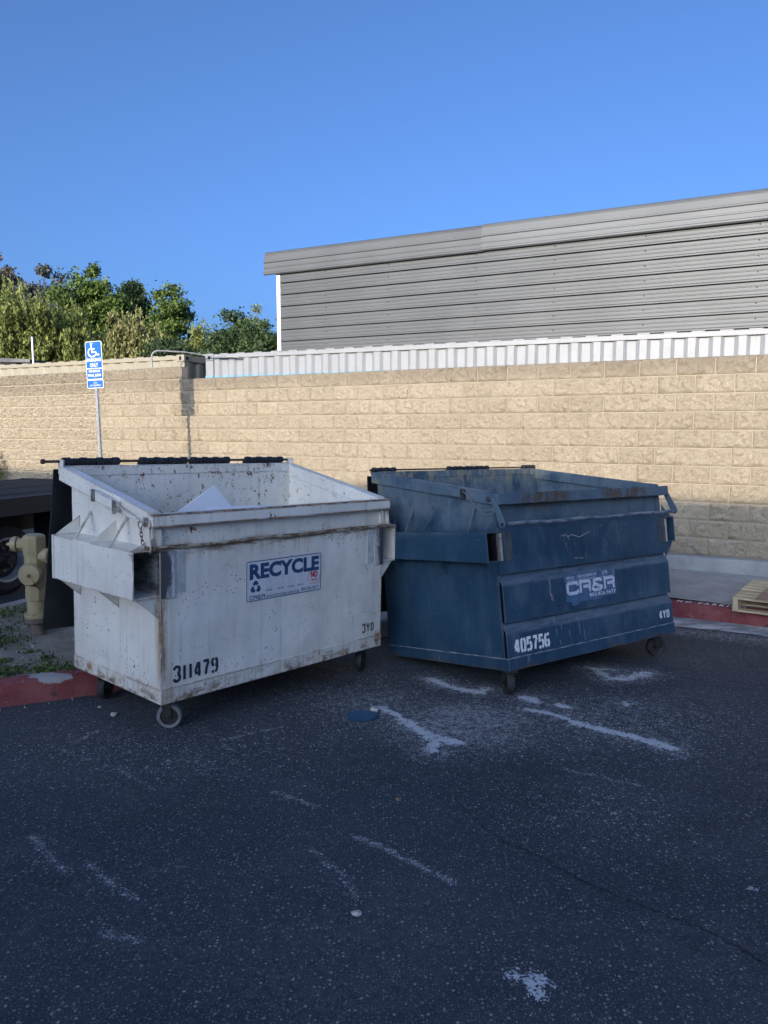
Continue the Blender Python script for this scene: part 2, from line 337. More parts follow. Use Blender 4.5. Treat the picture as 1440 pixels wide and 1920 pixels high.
simple('bark', (0.10, 0.075, 0.055), 0.9, 0, 0.3, 8, 0.5)
simple('black_plastic', (0.012, 0.013, 0.016), 0.42, 0, 0.4, 9, 0.2)
simple('rubber', (0.022, 0.023, 0.025), 0.75, 0, 0.4, 14, 0.2)
simple('grey_rubber', (0.15, 0.155, 0.16), 0.7, 0, 0.25, 18, 0.2)
simple('dark_steel', (0.045, 0.043, 0.042), 0.55, 0.5, 0.4, 20, 0.2)
simple('rusty_steel', (0.085, 0.055, 0.04), 0.8, 0.2, 0.5, 30, 0.4)
simple('worn_steel', (0.30, 0.28, 0.25), 0.42, 0.7, 0.35, 14, 0.2)
simple('galvanised', (0.42, 0.42, 0.42), 0.45, 0.6, 0.2, 25, 0.1)
simple('hydrant_paint', (0.30, 0.245, 0.135), 0.5, 0, 0.12, 9, 0.15)
simple('hydrant_stub', (0.13, 0.10, 0.085), 0.85, 0, 0.3, 20, 0.4)
simple('white_ink', (0.66, 0.68, 0.70), 0.55, 0, 0.12, 40)
simple('sticker_white', (0.60, 0.60, 0.62), 0.4, 0, 0.05, 8)
simple('sticker_blue', (0.022, 0.065, 0.145), 0.4, 0, 0.2, 30)
simple('sticker_pale', (0.36, 0.40, 0.46), 0.4, 0, 0.15, 30)
simple('sticker_red', (0.42, 0.02, 0.035), 0.4, 0, 0.1, 20)
simple('decal_blue', (0.045, 0.10, 0.185), 0.42, 0, 0.25, 14)
simple('decal_ink', (0.46, 0.50, 0.58), 0.5, 0, 0.25, 40)
simple('stencil_black', (0.018, 0.028, 0.045), 0.6, 0, 0.4, 60)
simple('sign_blue', (0.012, 0.125, 0.52), 0.35, 0, 0.05, 5)
simple('sign_white', (0.75, 0.75, 0.75), 0.35, 0, 0.03, 5)
simple('cover_blue', (0.020, 0.070, 0.130), 0.5, 0, 0.25, 40, 0.3)
simple('paper_white', (0.78, 0.78, 0.79), 0.6, 0, 0.03, 5)
simple('cardboard', (0.30, 0.195, 0.13), 0.8, 0, 0.1, 8)
simple('tape', (0.45, 0.37, 0.29), 0.2, 0, 0.05, 8)
simple('container_blue', (0.17, 0.33, 0.42), 0.5, 0, 0.08, 5)
simple('shed_roof', (0.022, 0.025, 0.04), 0.5, 0, 0.2, 3)
simple('stone', (0.42, 0.40, 0.37), 0.85, 0, 0.25, 40, 0.4)
simple('brown_stone', (0.17, 0.12, 0.085), 0.85, 0, 0.25, 40, 0.4)
simple('stucco', (0.52, 0.49, 0.44), 0.9, 0, 0.08, 3, 0.3)
simple('dark_glass', (0.02, 0.025, 0.03), 0.1, 0, 0.1, 3)
simple('crack_fill', (0.008, 0.008, 0.009), 0.95, 0, 0.3, 30)
simple('rim_paint', (0.36, 0.37, 0.38), 0.45, 0.3, 0.2, 8)
t_ = NT('worn_concrete'); p_ = t_.pos(); n_ = t_.noise(t_.mapv(p_, (3, 6, 1), rot=(0, 0, .6)), 1.0, 6, .7); n2_ = t_.noise(p_, 60, 4)
M['worn_concrete'] = t_.bsdf(t_.mix(t_.ss(n_, .40, .60), t_.mix(n2_, (0.20, 0.20, 0.20), (0.30, 0.30, 0.295)), (0.56, 0.56, 0.55)), .9, 0.0, t_.bump(n2_, .4, .006), .2)
simple('scratch_grey', (0.26, 0.27, 0.27), .7, 0, .35, 60)
simple('grey_patch', (0.46, 0.46, 0.45), .55, 0, .22, 11)
simple('cable_grey', (0.15, 0.16, 0.17), 0.5, 0, 0.1, 10)

# ------------------------------------------------------------------ mesh helpers
class MB:
    def __init__(s): s.v = []; s.f = []
    def add(s, vs, fs):
        b = len(s.v); s.v.extend([tuple(map(float, v)) for v in vs]); s.f.extend([tuple(b + i for i in f) for f in fs]); return s
    def box(s, x0, x1, y0, y1, z0, z1):
        vs = [(x, y, z) for z in (z0, z1) for y in (y0, y1) for x in (x0, x1)]
        return s.add(vs, [(0, 2, 3, 1), (4, 5, 7, 6), (0, 1, 5, 4), (2, 6, 7, 3), (0, 4, 6, 2), (1, 3, 7, 5)])
    def prism(s, poly, ax, a0, a1):
        """poly: 2-D outline in the two other axes (in x,y,z order), extruded along ax"""
        n = len(poly); vs = []
        for a in (a0, a1):
            for (p, q) in poly:
                vs.append({0: (a, p, q), 1: (p, a, q), 2: (p, q, a)}[ax])
        ar = sum(poly[i][0] * poly[(i + 1) % n][1] - poly[(i + 1) % n][0] * poly[i][1] for i in range(n))
        flip = (ar < 0) ^ (ax == 1)
        fs = [tuple(range(n))[::-1], tuple(range(n, 2 * n))] + [(i, (i + 1) % n, n + (i + 1) % n, n + i) for i in range(n)]
        if flip: fs = [f[::-1] for f in fs]
        return s.add(vs, fs)
    def tube(s, pts, r, n=8, cap=True, r1=None):
        pts = [Vector(p) for p in pts]; vs = []; k = len(pts)
        prev = None
        for i, p in enumerate(pts):
            d = (pts[min(i + 1, k - 1)] - pts[max(i - 1, 0)]).normalized()
            if prev is None:
                a = Vector((0, 0, 1)) if abs(d.z) < 0.9 else Vector((1, 0, 0)); u = d.cross(a).normalized()
            else:
                u = (prev - d * prev.dot(d)).normalized()
            prev = u; w = d.cross(u)
            rr = r if r1 is None else r + (r1 - r) * i / (k - 1)
            for j in range(n):
                t = 2 * math.pi * j / n; vs.append(p + (u * math.cos(t) + w * math.sin(t)) * rr)
        fs = [(i * n + j, i * n + (j + 1) % n, (i + 1) * n + (j + 1) % n, (i + 1) * n + j) for i in range(k - 1) for j in range(n)]
        if cap: fs += [tuple(range(n))[::-1], tuple((k - 1) * n + j for j in range(n))]
        return s.add(vs, fs)
    def lathe(s, prof, n=24, mat=None, close=True, ph=0.0):
        """prof: (radius, height) about +Z, then transformed by mat"""
        vs = []
        for (r, z) in prof:
            for j in range(n):
                t = 2 * math.pi * j / n + ph; v = Vector((r * math.cos(t), r * math.sin(t), z)); vs.append(mat @ v if mat else v)
        k = len(prof)
        fs = [(i * n + j, i * n + (j + 1) % n, (i + 1) * n + (j + 1) % n, (i + 1) * n + j) for i in range(k - 1) for j in range(n)]
        if close: fs += [tuple(range(n))[::-1], tuple((k - 1) * n + j for j in range(n))]
        return s.add(vs, fs)
    def xf(s, m):
        s.v = [tuple(m @ Vector(v)) for v in s.v]; return s
    def mesh(s, name, mat=None, smooth=False):
        me = bpy.data.meshes.new(name); me.from_pydata(s.v, [], s.f); me.update()
        if mat: me.materials.append(M[mat])
        if smooth:
            me.polygons.foreach_set('use_smooth', [True] * len(me.polygons))
            try: me.set_sharp_from_angle(angle=R(35))
            except Exception: pass
        return me
    def build(s, name, mat, parent=None, smooth=False, bevel=0.0):
        return link(name, s.mesh(name, mat, smooth), parent, bevel)

def link(name, me, parent=None, bevel=0.0):
    o = bpy.data.objects.new(name, me); COL.objects.link(o)
    if parent is not None: o.parent = parent
    if bevel:
        b = o.modifiers.new('bevel', 'BEVEL'); b.width = bevel; b.segments = 2; b.limit_method = 'ANGLE'; b.angle_limit = R(40)
    return o
def tag(o, label=None, cat=None, group=None, kind=None):
    if label: o['label'] = label
    if cat: o['category'] = cat
    if group: o['group'] = group
    if kind: o['kind'] = kind
    return o
def empty(name, mat=None, loc=(0, 0, 0), rz=0.0):
    o = bpy.data.objects.new(name, None); COL.objects.link(o); o.empty_display_size = 0.1
    o.matrix_world = mat if mat is not None else Matrix.Translation(loc) @ Matrix.Rotation(rz, 4, 'Z')
    return o

# ---- lettering -----------------------------------------------------------------
def text_mb(txt, x0, x1, z0, z1, bold=0.0, space=1.0):
    cu = bpy.data.curves.new('t', 'FONT'); cu.body = txt; cu.offset = bold; cu.space_character = space; cu.resolution_u = 3
    ob = bpy.data.objects.new('t', cu); COL.objects.link(ob)
    dg = bpy.context.evaluated_depsgraph_get(); me = bpy.data.meshes.new_from_object(ob.evaluated_get(dg))
    v = np.array([q.co[:] for q in me.vertices]); f = [tuple(p.vertices) for p in me.polygons]
    bpy.data.objects.remove(ob); bpy.data.curves.remove(cu); bpy.data.meshes.remove(me)
    lo = v.min(0); hi = v.max(0); m = MB()
    vs = [(x0 + (a[0] - lo[0]) / (hi[0] - lo[0]) * (x1 - x0), 0.0, z0 + (a[1] - lo[1]) / (hi[1] - lo[1]) * (z1 - z0)) for a in v]
    m.add(vs, f); return m
def ribbon(m, pts, h, y=0.0, closed=False):
    """flat stroke of half width h in the x,z plane"""
    P = [Vector(p) for p in pts]; n = len(P); L = []; Rr = []
    for i in range(n):
        a = P[i - 1] if (i > 0 or closed) else None; b = P[(i + 1) % n] if (i < n - 1 or closed) else None
        d0 = (P[i] - a).normalized() if a is not None else None; d1 = (b - P[i]).normalized() if b is not None else None
        if d0 is None: d0 = d1
        if d1 is None: d1 = d0
        t = (d0 + d1); t = t.normalized() if t.length > 1e-4 else d0
        nn = Vector((-t.y, t.x)); k = max(0.45, nn.dot(Vector((-d0.y, d0.x))))
        L.append(P[i] + nn * (h / k)); Rr.append(P[i] - nn * (h / k))
    vs = [(q.x, y, q.y) for q in L] + [(q.x, y, q.y) for q in Rr]
    rng_ = range(n if closed else n - 1)
    m.add(vs, [(i, n + i, n + (i + 1) % n, (i + 1) % n) for i in rng_])
def rot180(g): return [[(0.6 - x, 1 - z) for x, z in s] for s in g]
_nine = [[(.24, 1), (.09, .92), (.04, .75), (.09, .56), (.24, .48)], [(.36, 1), (.52, .9), (.57, .7), (.57, .3), (.5, .1), (.36, 0)], [(.24, 0), (.12, .04), (.05, .14)], [(.36, .49), (.5, .5)]]
GL = {
 '3': (0.6, [[(0.02, .80), (.07, .93), (.2, 1), (.36, 1), (.53, .92), (.56, .76), (.5, .6), (.36, .53)], [(.36, .5), (.52, .42), (.58, .25), (.52, .07), (.36, 0), (.2, 0), (.06, .07), (0.02, .2)]]),
 '1': (0.34, [[(.17, 0), (.17, 1)]]),
 '4': (0.6, [[(.43, 0), (.43, 1)], [(.33, .98), (.03, .36)], [(.0, .25), (.33, .25)], [(.5, .25), (.6, .25)]]),
 '7': (0.6, [[(0, .97), (.58, .97)], [(.53, .88), (.33, .48), (.25, 0)]]),
 '9': (0.6, _nine), '6': (0.6, rot180(_nine)),
 '0': (0.6, [[(.24, 1), (.09, .92), (.04, .7), (.04, .3), (.09, .08), (.24, 0)], [(.36, 1), (.51, .92), (.56, .7), (.56, .3), (.51, .08), (.36, 0)]]),
 '5': (0.6, [[(.55, .97), (.1, .97), (.08, .58), (.24, .62)], [(.34, .63), (.5, .56), (.57, .4), (.57, .22), (.5, .08), (.34, 0)], [(.24, 0), (.1, .04), (.03, .14)]]),
 'Y': (0.6, [[(.02, 1), (.27, .5)], [(.58, 1), (.33, .5)], [(.3, .45), (.3, 0)]]),
 'D': (0.6, [[(.07, 0), (.07, 1)], [(.2, .97), (.4, .93), (.55, .75), (.55, .25), (.4, .07), (.2, .03)]]),
 'C': (1.2, [[(1.13, .68), (1.13, .84), (1.0, .94), (.2, .94), (.06, .8), (.06, .2), (.2, .06), (1.0, .06), (1.13, .16), (1.13, .32)]]),
 'R': (1.2, [[(.08, 0), (.08, .94), (.95, .94), (1.12, .84), (1.12, .6), (.97, .5), (.34, .5)], [(.9, .47), (1.1, .33), (1.1, 0)]]),
 '&': (1.2, [[(1.0, .74), (1.0, .88), (.9, .95), (.34, .95), (.22, .86), (.22, .70), (.36, .58), (1.16, .18)], [(.34, .56), (.12, .44), (.06, .32), (.06, .17), (.2, .06), (.86, .06), (1.0, .18), (1.05, .44)]]),
}
def glyphs(txt, x0, x1, z0, z1, stroke, gap=0.22):
    w = sum(GL[c][0] for c in txt) + gap * (len(txt) - 1); m = MB(); x = 0; sx = (x1 - x0) / w; sz = z1 - z0; k = 0
    for c in txt:
        for st in GL[c][1]:
            k += 1; ribbon(m, [(x0 + (x + a) * sx, z0 + b * sz) for a, b in st], stroke, y=-0.00012 * (k % 7))
        x += GL[c][0] + gap
    return m
def off(m, dy): m.v = [(a, b + dy, c) for a, b, c in m.v]; return m
def rrect(x0, x1, z0, z1, r, n=5):
    P = []
    for cx, cz, a0 in ((x1 - r, z1 - r, 0), (x0 + r, z1 - r, 90), (x0 + r, z0 + r, 180), (x1 - r, z0 + r, 270)):
        for i in range(n + 1):
            a = R(a0 + 90 * i / n); P.append((cx + r * math.cos(a), cz + r * math.sin(a)))
    return P

# ------------------------------------------------------------------ ground
def gz(y): return -0.035 * (min(max(y, 1.5), 7.4) - 4.25)
def seg_dist(X, Y, pts):
    D = np.full(X.shape, 1e3)
    for (x0, y0), (x1, y1) in zip(pts[:-1], pts[1:]):
        dx, dy = x1 - x0, y1 - y0; L = dx * dx + dy * dy + 1e-9
        t = np.clip(((X - x0) * dx + (Y - y0) * dy) / L, 0, 1)
        D = np.minimum(D, np.hypot(X - x0 - t * dx, Y - y0 - t * dy))
    return D
def build_ground():
    xs = np.concatenate([[-600, -120, -40, -15, -8], np.arange(-3.4, 3.9, 0.013), [8, 15, 40, 120, 600]])
    ys = np.concatenate([[-600, -120, -40, -12, -3, 0, 1.0], np.arange(1.5, 7.42, 0.013), [9, 15, 30, 80, 250, 900]])
    X, Y = np.meshgrid(xs, ys); Z = -0.035 * (np.clip(Y, 1.5, 7.4) - 4.25)
    nx, ny = len(xs), len(ys)
    paint = np.zeros(X.shape); halo = np.zeros(X.shape); scuff = np.zeros(X.shape)
    def mark(pts, w, soft, amt=1.0):
        nonlocal paint, halo, scuff
        D = seg_dist(X, Y, pts if len(pts) > 1 else [pts[0], (pts[0][0] + 1e-3, pts[0][1])])
        if amt < .7:
            scuff = np.maximum(scuff, (amt / .6) * np.exp(-(D / .013) ** 2)); return
        paint = np.maximum(paint, amt * np.clip(1 - (D - w) / soft, 0, 1))
        if amt > .7 and pts[0][1] > 3: halo = np.maximum(halo, np.exp(-(D / .12) ** 2))
    mark([(-0.027, 4.705), (0.066, 4.585), (0.143, 4.424)], 0.004, 0.05)
    mark([(0.143, 4.424), (0.216, 4.274), (0.285, 4.166), (0.40, 4.12)], 0.012, 0.07)
    mark([(0.285, 4.166), (0.263, 3.99)], 0.012, 0.05)
    mark([(0.323, 5.318), (0.426, 5.178), (0.536, 5.057), (0.627, 4.999), (0.709, 5.081)], 0.006, 0.06)
    mark([(0.536, 5.057), (0.66, 5.02)], 0.018, 0.06)
    mark([(0.904, 4.664), (1.05, 4.565), (1.146, 4.424)], 0.006, 0.04)
    mark([(1.146, 4.424), (1.272, 4.308), (1.395, 4.207), (1.488, 4.125), (1.561, 4.016)], 0.014, 0.05)
    mark([(1.528, 5.605), (1.577, 5.52), (1.631, 5.305)], 0.01, 0.06, 0.8)
    mark([(1.631, 5.305), (1.781, 5.357), (1.921, 5.465)], 0.022, 0.08, 0.8); mark([(1.528, 5.605), (1.703, 5.548)], 0.008, 0.05, 0.8)
    mark([(0.93, 4.897), (0.988, 4.831)], 0.022, 0.05); mark([(1.124, 4.746), (1.155, 4.705)], 0.012, 0.045)
    mark([(1.557, 4.767)], 0.01, 0.06, 0.75)
    mark([(0.41, 2.192), (0.447, 2.185), (0.475, 2.16)], 0.004, 0.05, 0.80); mark([(0.447, 2.19), (0.46, 2.11)], 0.003, 0.04, 0.78)
    mark([(-0.123, 3.062), (0.043, 2.919), (0.145, 2.819), (0.259, 2.707)], 0.001, 0.022, 0.62)
    mark([(-1.479, 3.062), (-1.35, 2.919), (-1.228, 2.781)], 0.001, 0.024, 0.52); mark([(-1.158, 2.839), (-1.044, 2.725), (-0.895, 2.604)], 0.001, 0.024, 0.54)
    mark([(-0.519, 3.481), (-0.316, 3.331)], 0.001, 0.018, 0.52); mark([(-1.698, 4.166), (-1.654, 4.291)], 0.02, 0.06, 0.62)
    mark([(1.356, 2.672), (1.368, 2.662)], 0.004, 0.02, 0.8); mark([(-0.9, 4.15), (-0.6, 4.35)], 0.002, 0.05, 0.48)
    mark([(-0.95, 2.4), (-0.8, 2.36)], 0.001, 0.02, 0.5); mark([(-1.75, 4.0), (-1.35, 3.75), (-1.1, 3.5)], 0.001, 0.02, 0.3); mark([(0.9, 3.75), (1.25, 3.55)], 0.001, 0.02, 0.35); mark([(-0.3, 2.95), (-0.15, 2.75), (-0.1, 2.6)], 0.001, 0.02, 0.3)
    dust = 1.5 * np.exp(-(((X - 0.47) / 0.44) ** 2 + ((Y - 4.42) / 0.38) ** 2) ** 1.4)
    dust = np.maximum(dust, 0.8 * np.clip(halo * 1.3, 0, 1)); dust = np.maximum(dust, 1.3 * scuff)
    dust = np.maximum(dust, 0.62 * np.exp(-(((X + 0.05) / 0.45) ** 2 + ((Y - 4.75) / 0.45) ** 2)))
    dust = np.maximum(dust, 0.6 * np.exp(-(((X - 1.35) / 0.6) ** 2 + ((Y - 4.5) / 0.5) ** 2)))
    dust = np.maximum(dust, 0.22 * np.exp(-(((X + 1.1) / 0.9) ** 2 + ((Y - 4.0) / 0.35) ** 2)))
    dust = np.maximum(dust, 0.2 * np.exp(-(((X - 1.0) / 0.35) ** 2 + ((Y - 3.3) / 0.3) ** 2)))
    dust = np.maximum(dust, 0.75 * np.exp(-(seg_dist(X, Y, [(1.9, 7.2), (2.6, 6.85), (3.3, 6.4)]) / 0.16) ** 2))
    me = bpy.data.meshes.new('asphalt_ground')
    me.vertices.add(nx * ny); me.vertices.foreach_set('co', np.stack([X, Y, Z], -1).ravel())
    i = np.arange(nx * ny).reshape(ny, nx)
    q = np.stack([i[:-1, :-1], i[:-1, 1:], i[1:, 1:], i[1:, :-1]], -1).reshape(-1, 4); nf = len(q)
    me.loops.add(nf * 4); me.loops.foreach_set('vertex_index', q.ravel())
    me.polygons.add(nf); me.polygons.foreach_set('loop_start', np.arange(nf) * 4); me.polygons.foreach_set('loop_total', np.full(nf, 4))
    for nm, a in (('paint', paint), ('dust', dust)):
        at = me.attributes.new(nm, 'FLOAT', 'POINT'); at.data.foreach_set('value', a.ravel().astype(np.float32))
    me.update(); me.validate(); me.materials.append(M['asphalt'])
    o = link('asphalt_ground', me); tag(o, kind='structure')
    return o
ground = build_ground()

def build_crack():
    pts = [(0.353, 3.342), (0.425, 3.141), (0.505, 2.995), (0.617, 2.899), (0.696, 2.781), (0.805, 2.662), (0.953, 2.523), (1.065, 2.432), (1.157, 2.319), (1.202, 2.236), (1.33, 2.05)]
    fine = []
    for (a, b) in zip(pts[:-1], pts[1:]):
        for k in range(14):
            t = k / 14; fine.append((a[0] + (b[0] - a[0]) * t + random.uniform(-.009, .009), a[1] + (b[1] - a[1]) * t + random.uniform(-.009, .009)))
    m = MB(); n = len(fine); vs = []
    for i, (x, y) in enumerate(fine):
        w = random.choice((.0004, .0012, .002, .0036)) * (0.6 + 0.7 * i / n); vs += [(x - w, y - w, gz(y) + 0.002), (x + w, y + w, gz(y) + 0.002)]
    m.add(vs, [(2 * i, 2 * i + 1, 2 * i + 3, 2 * i + 2) for i in range(n - 1)])
    m.build('crack', 'crack_fill', ground)
    for i0, dx, dy, nn in ((34, .10, .16, 10), (70, .16, .05, 12), (104, -.10, -.16, 10)):
        x, y = fine[i0]; b = MB(); vs = []
        for k in range(nn):
            w = .0022 * (1 - k / nn); vs += [(x - w, y - w, gz(y) + .0022), (x + w, y + w, gz(y) + .0022)]
            x += dx / nn + random.uniform(-.007, .007); y += dy / nn + random.uniform(-.007, .007)
        b.add(vs, [(2 * i, 2 * i + 1, 2 * i + 3, 2 * i + 2) for i in range(nn - 1)]); b.build('crack', 'crack_fill', ground)
build_crack()

# kerbs -----------------------------------------------------------------------
KERB = [(-7.0, 2.38), (-5.0, 3.39), (-3.4, 4.2), (-2.427, 4.695), (-2.178, 4.821), (-1.924, 4.953), (-1.758, 5.093), (-1.45, 5.45), (-1.15, 5.95), (-0.75, 6.35), (-0.2, 6.47), (0.4, 6.78), (1.0, 7.2), (1.6, 7.62), (2.2, 7.75), (2.831, 7.40), (3.198, 7.16), (3.532, 6.914), (4.6, 6.20), (8.0, 3.9)]
def resample(P, d=0.12):
    out = []
    for (a, b) in zip(P[:-1], P[1:]):
        n = max(1, int(math.dist(a, b) / d))
        out += [(a[0] + (b[0] - a[0]) * k / n, a[1] + (b[1] - a[1]) * k / n) for k in range(n)]
    return out + [P[-1]]
def norms(P):
    N = []
    for i in range(len(P)):
        a = P[max(0, i - 1)]; b = P[min(len(P) - 1, i + 1)]; dx, dy = b[0] - a[0], b[1] - a[1]; L = math.hypot(dx, dy); N.append((-dy / L, dx / L))
    return N
KH = 0.145
def sweep(P, prof, zf, name, mat, jit=0.0):
    N = norms(P); m = MB(); k = len(prof); vs = []
    for (p, n) in zip(P, N):
        for (u, z) in prof:
            j = random.uniform(-jit, jit); vs.append((p[0] + n[0] * (u + j), p[1] + n[1] * (u + j), zf(p[1]) + z + random.uniform(-jit, jit) * 0.6))
    m.add(vs, [(i * k + j, i * k + j + 1, (i + 1) * k + j + 1, (i + 1) * k + j) for i in range(len(P) - 1) for j in range(k - 1)])
    return m
kp = resample(KERB)
kerb = sweep(kp, [(0.0, -0.2), (0.0, 0.0), (0.012, 0.06), (0.022, KH - 0.03), (0.034, KH - 0.008), (0.055, KH), (0.16, KH), (0.165, KH - 0.01), (0.165, -0.2)], gz, 'kerb', None, 0.0025).build('kerb', 'red_kerb', None, True)
tag(kerb, kind='structure')
back = resample([(-5.4, 3.7), (-4.7, 5.2), (-3.762, 7.388), (-3.648, 7.647), (-2.9, 9.35), (-2.25, 10.9)], 0.3)
bk = sweep(back, [(0.0, -0.2), (0.0, 0.12), (-0.01, 0.13), (-0.14, 0.13), (-0.15, -0.2)], gz, 'kerb', 'concrete', 0.003).build('kerb', 'concrete', None, True)
tag(bk, kind='structure')

def fill_poly(P, zf, name, mat, noise_amp=0.0, cell=0.09):
    """ground patch inside a polygon as a fine grid clipped by the outline"""
    xs = np.arange(min(p[0] for p in P), max(p[0] for p in P) + cell, cell); ys = np.arange(min(p[1] for p in P), max(p[1] for p in P) + cell, cell)
    bm = bmesh.new(); vs = [bm.verts.new((x, y, 0)) for x, y in P]; bm.faces.new(vs)
    for x in xs[1:-1]: bmesh.ops.bisect_plane(bm, geom=bm.verts[:] + bm.edges[:] + bm.faces[:], plane_co=(x, 0, 0), plane_no=(1, 0, 0))
    for y in ys[1:-1]: bmesh.ops.bisect_plane(bm, geom=bm.verts[:] + bm.edges[:] + bm.faces[:], plane_co=(0, y, 0), plane_no=(0, 1, 0))
    r = np.random.default_rng(3)
    for v in bm.verts: v.co.z = zf(v.co.x, v.co.y) + float(r.normal(0, noise_amp))
    me = bpy.data.meshes.new(name); bm.to_mesh(me); bm.free(); me.materials.append(M[mat])
    me.polygons.foreach_set('use_smooth', [True] * len(me.polygons))
    if len(me.polygons) and me.polygons[0].normal.z < 0: me.flip_normals()
    return tag(link(name, me), kind='structure')
WB = Vector((-3.004, 12.537)); WD_ = Vector((0.862, -0.507)); WN = Vector((0.507, 0.862)); WOFF = 9.283
def wall_pt(s, off_=0.0): return WB + WD_ * s + WN * off_
N_ = norms(kp)
inner = [(p[0] + n[0] * 0.16, p[1] + n[1] * 0.16) for p, n in zip(kp, N_)]
li = [q for q in inner if q[0] < -0.15 and q[0] > -5.1]
dirt_poly = li + [tuple(wall_pt(2.0)), tuple(wall_pt(0.2)), (-2.15, 10.9), (-2.8, 9.35), (-3.55, 7.64), (-3.66, 7.39), (-4.6, 5.25)]
dirt = fill_poly(dirt_poly, lambda x, y: gz(y) + 0.128, 'dirt_bed', 'dirt', 0.006)
ri = [q for q in inner if q[0] >= -0.16 and q[0] < 7.5]
slab_poly = ri + [tuple(wall_pt(12.2, -0.13)), tuple(wall_pt(2.01, -0.13))]
def slab_z(x, y):
    d = WOFF - (WN.x * x + WN.y * y); t = max(0, min(1, 1 - (d - 0.15) / 1.35)); return 0.034 + (0.142 - 0.034) * t
slab = fill_poly(slab_poly, slab_z, 'concrete_slab', 'concrete', 0.0, 0.35)
# low concrete mow kerb along the wall foot
m = MB()
a, b = wall_pt(2.0, -0.15), wall_pt(13.5, -0.15); c, d = wall_pt(13.5, 0.02), wall_pt(2.0, 0.02)
a2, b2 = wall_pt(2.0, -0.135), wall_pt(13.5, -0.135)
m.add([(a.x, a.y, -.1), (b.x, b.y, -.1), (b.x, b.y, .283), (a.x, a.y, .283), (a2.x, a2.y, .296), (b2.x, b2.y, .296), (c.x, c.y, .302), (d.x, d.y, .302)], [(0, 1, 2, 3), (3, 2, 5, 4), (4, 5, 6, 7)])
tag(m.build('wall_kerb', 'concrete'), kind='structure')
# gutter pan
gp = resample([(1.6, 7.62), (2.2, 7.75), (2.831, 7.40), (3.198, 7.16), (3.532, 6.914), (4.6, 6.20), (8.0, 3.9)], 0.05); gn = norms(gp)
m = MB(); vs = []
for p, n in zip(gp, gn):
    w = 0.40 + random.uniform(-.012, .012) + 0.03 * math.sin(p[0] * 5)
    vs += [(p[0] + n[0] * 0.02, p[1] + n[1] * 0.02, gz(p[1]) + .005), (p[0] - n[0] * w, p[1] - n[1] * w, gz(p[1] - n[1] * w) + .005)]
m.add(vs, [(2 * i, 2 * i + 1, 2 * i + 3, 2 * i + 2) for i in range(len(gp) - 1)])
gutter = tag(m.build('gutter', 'worn_concrete'), kind='structure')
# NO PARKING on the kerb top
m = text_mb('NO PARKING', 0.0, 0.62, 0, 0.095, 0.03, 1.6)
kd = Vector((3.532 - 2.831, 6.914 - 7.40)).normalized(); kn = Vector((-kd.y, kd.x))
m.v = [(2.80 + kd.x * (0.06 + x) + kn.x * (0.048 + z), 7.42 + kd.y * (0.06 + x) + kn.y * (0.048 + z), gz(7.42 + kd.y * (0.06 + x)) + KH + 0.0035) for x, y, z in m.v]
m.build('kerb_lettering', 'white_ink', kerb)

# ------------------------------------------------------------------ block wall
def block_mesh(seed, w=0.3965, h=0.1935, dpt=0.15, nx=22, nz=11):
    r = np.random.default_rng(seed); m = MB(); vs = []
    low = r.normal(0, 1, (5, 9))
    for j in range(nz + 1):
        for i in range(nx + 1):
            u, v = i / nx, j / nz
            e = min(u, 1 - u) * w; ez = min(v, 1 - v) * h; ed = min(1, min(e, ez) / 0.018)
            a, b = u * 7.99, v * 3.99; ia, ib = int(a), int(b); fa, fb = a - ia, b - ib
            L = (low[ib, ia] * (1 - fa) + low[ib, ia + 1] * fa) * (1 - fb) + (low[ib + 1, ia] * (1 - fa) + low[ib + 1, ia + 1] * fa) * fb
            y = -max(0.0022, 0.003 + ed * (0.017 + 0.0080 * L + 0.0105 * r.normal()))
            vs.append((u * w - w / 2 + (r.normal() * 0.0012 if 0 < i < nx else 0), y, v * h + (r.normal() * 0.0012 if 0 < j < nz else 0)))
    k = nx + 1
    fs = [(j * k + i, j * k + i + 1, (j + 1) * k + i + 1, (j + 1) * k + i) for j in range(nz) for i in range(nx)]
    m.add(vs, fs)
    B = len(vs); m.add([(-w / 2, dpt, 0), (w / 2, dpt, 0), (w / 2, dpt, h), (-w / 2, dpt, h)], [(3, 2, 1, 0)])
    bt = [i for i in range(k)]; tp = [nz * k + i for i in range(k)]; lf = [j * k for j in range(nz + 1)]; rt = [j * k + nx for j in range(nz + 1)]
    m.f += [tuple(bt[::-1] + [B, B + 1]), tuple(tp + [B + 2, B + 3]), tuple(lf + [B + 3, B])[::1], tuple(rt[::-1] + [B + 1, B + 2])]
    me = m.mesh('block', 'split_block'); me.polygons.foreach_set('use_smooth', [i < len(fs) for i in range(len(me.polygons))])
    return me, m
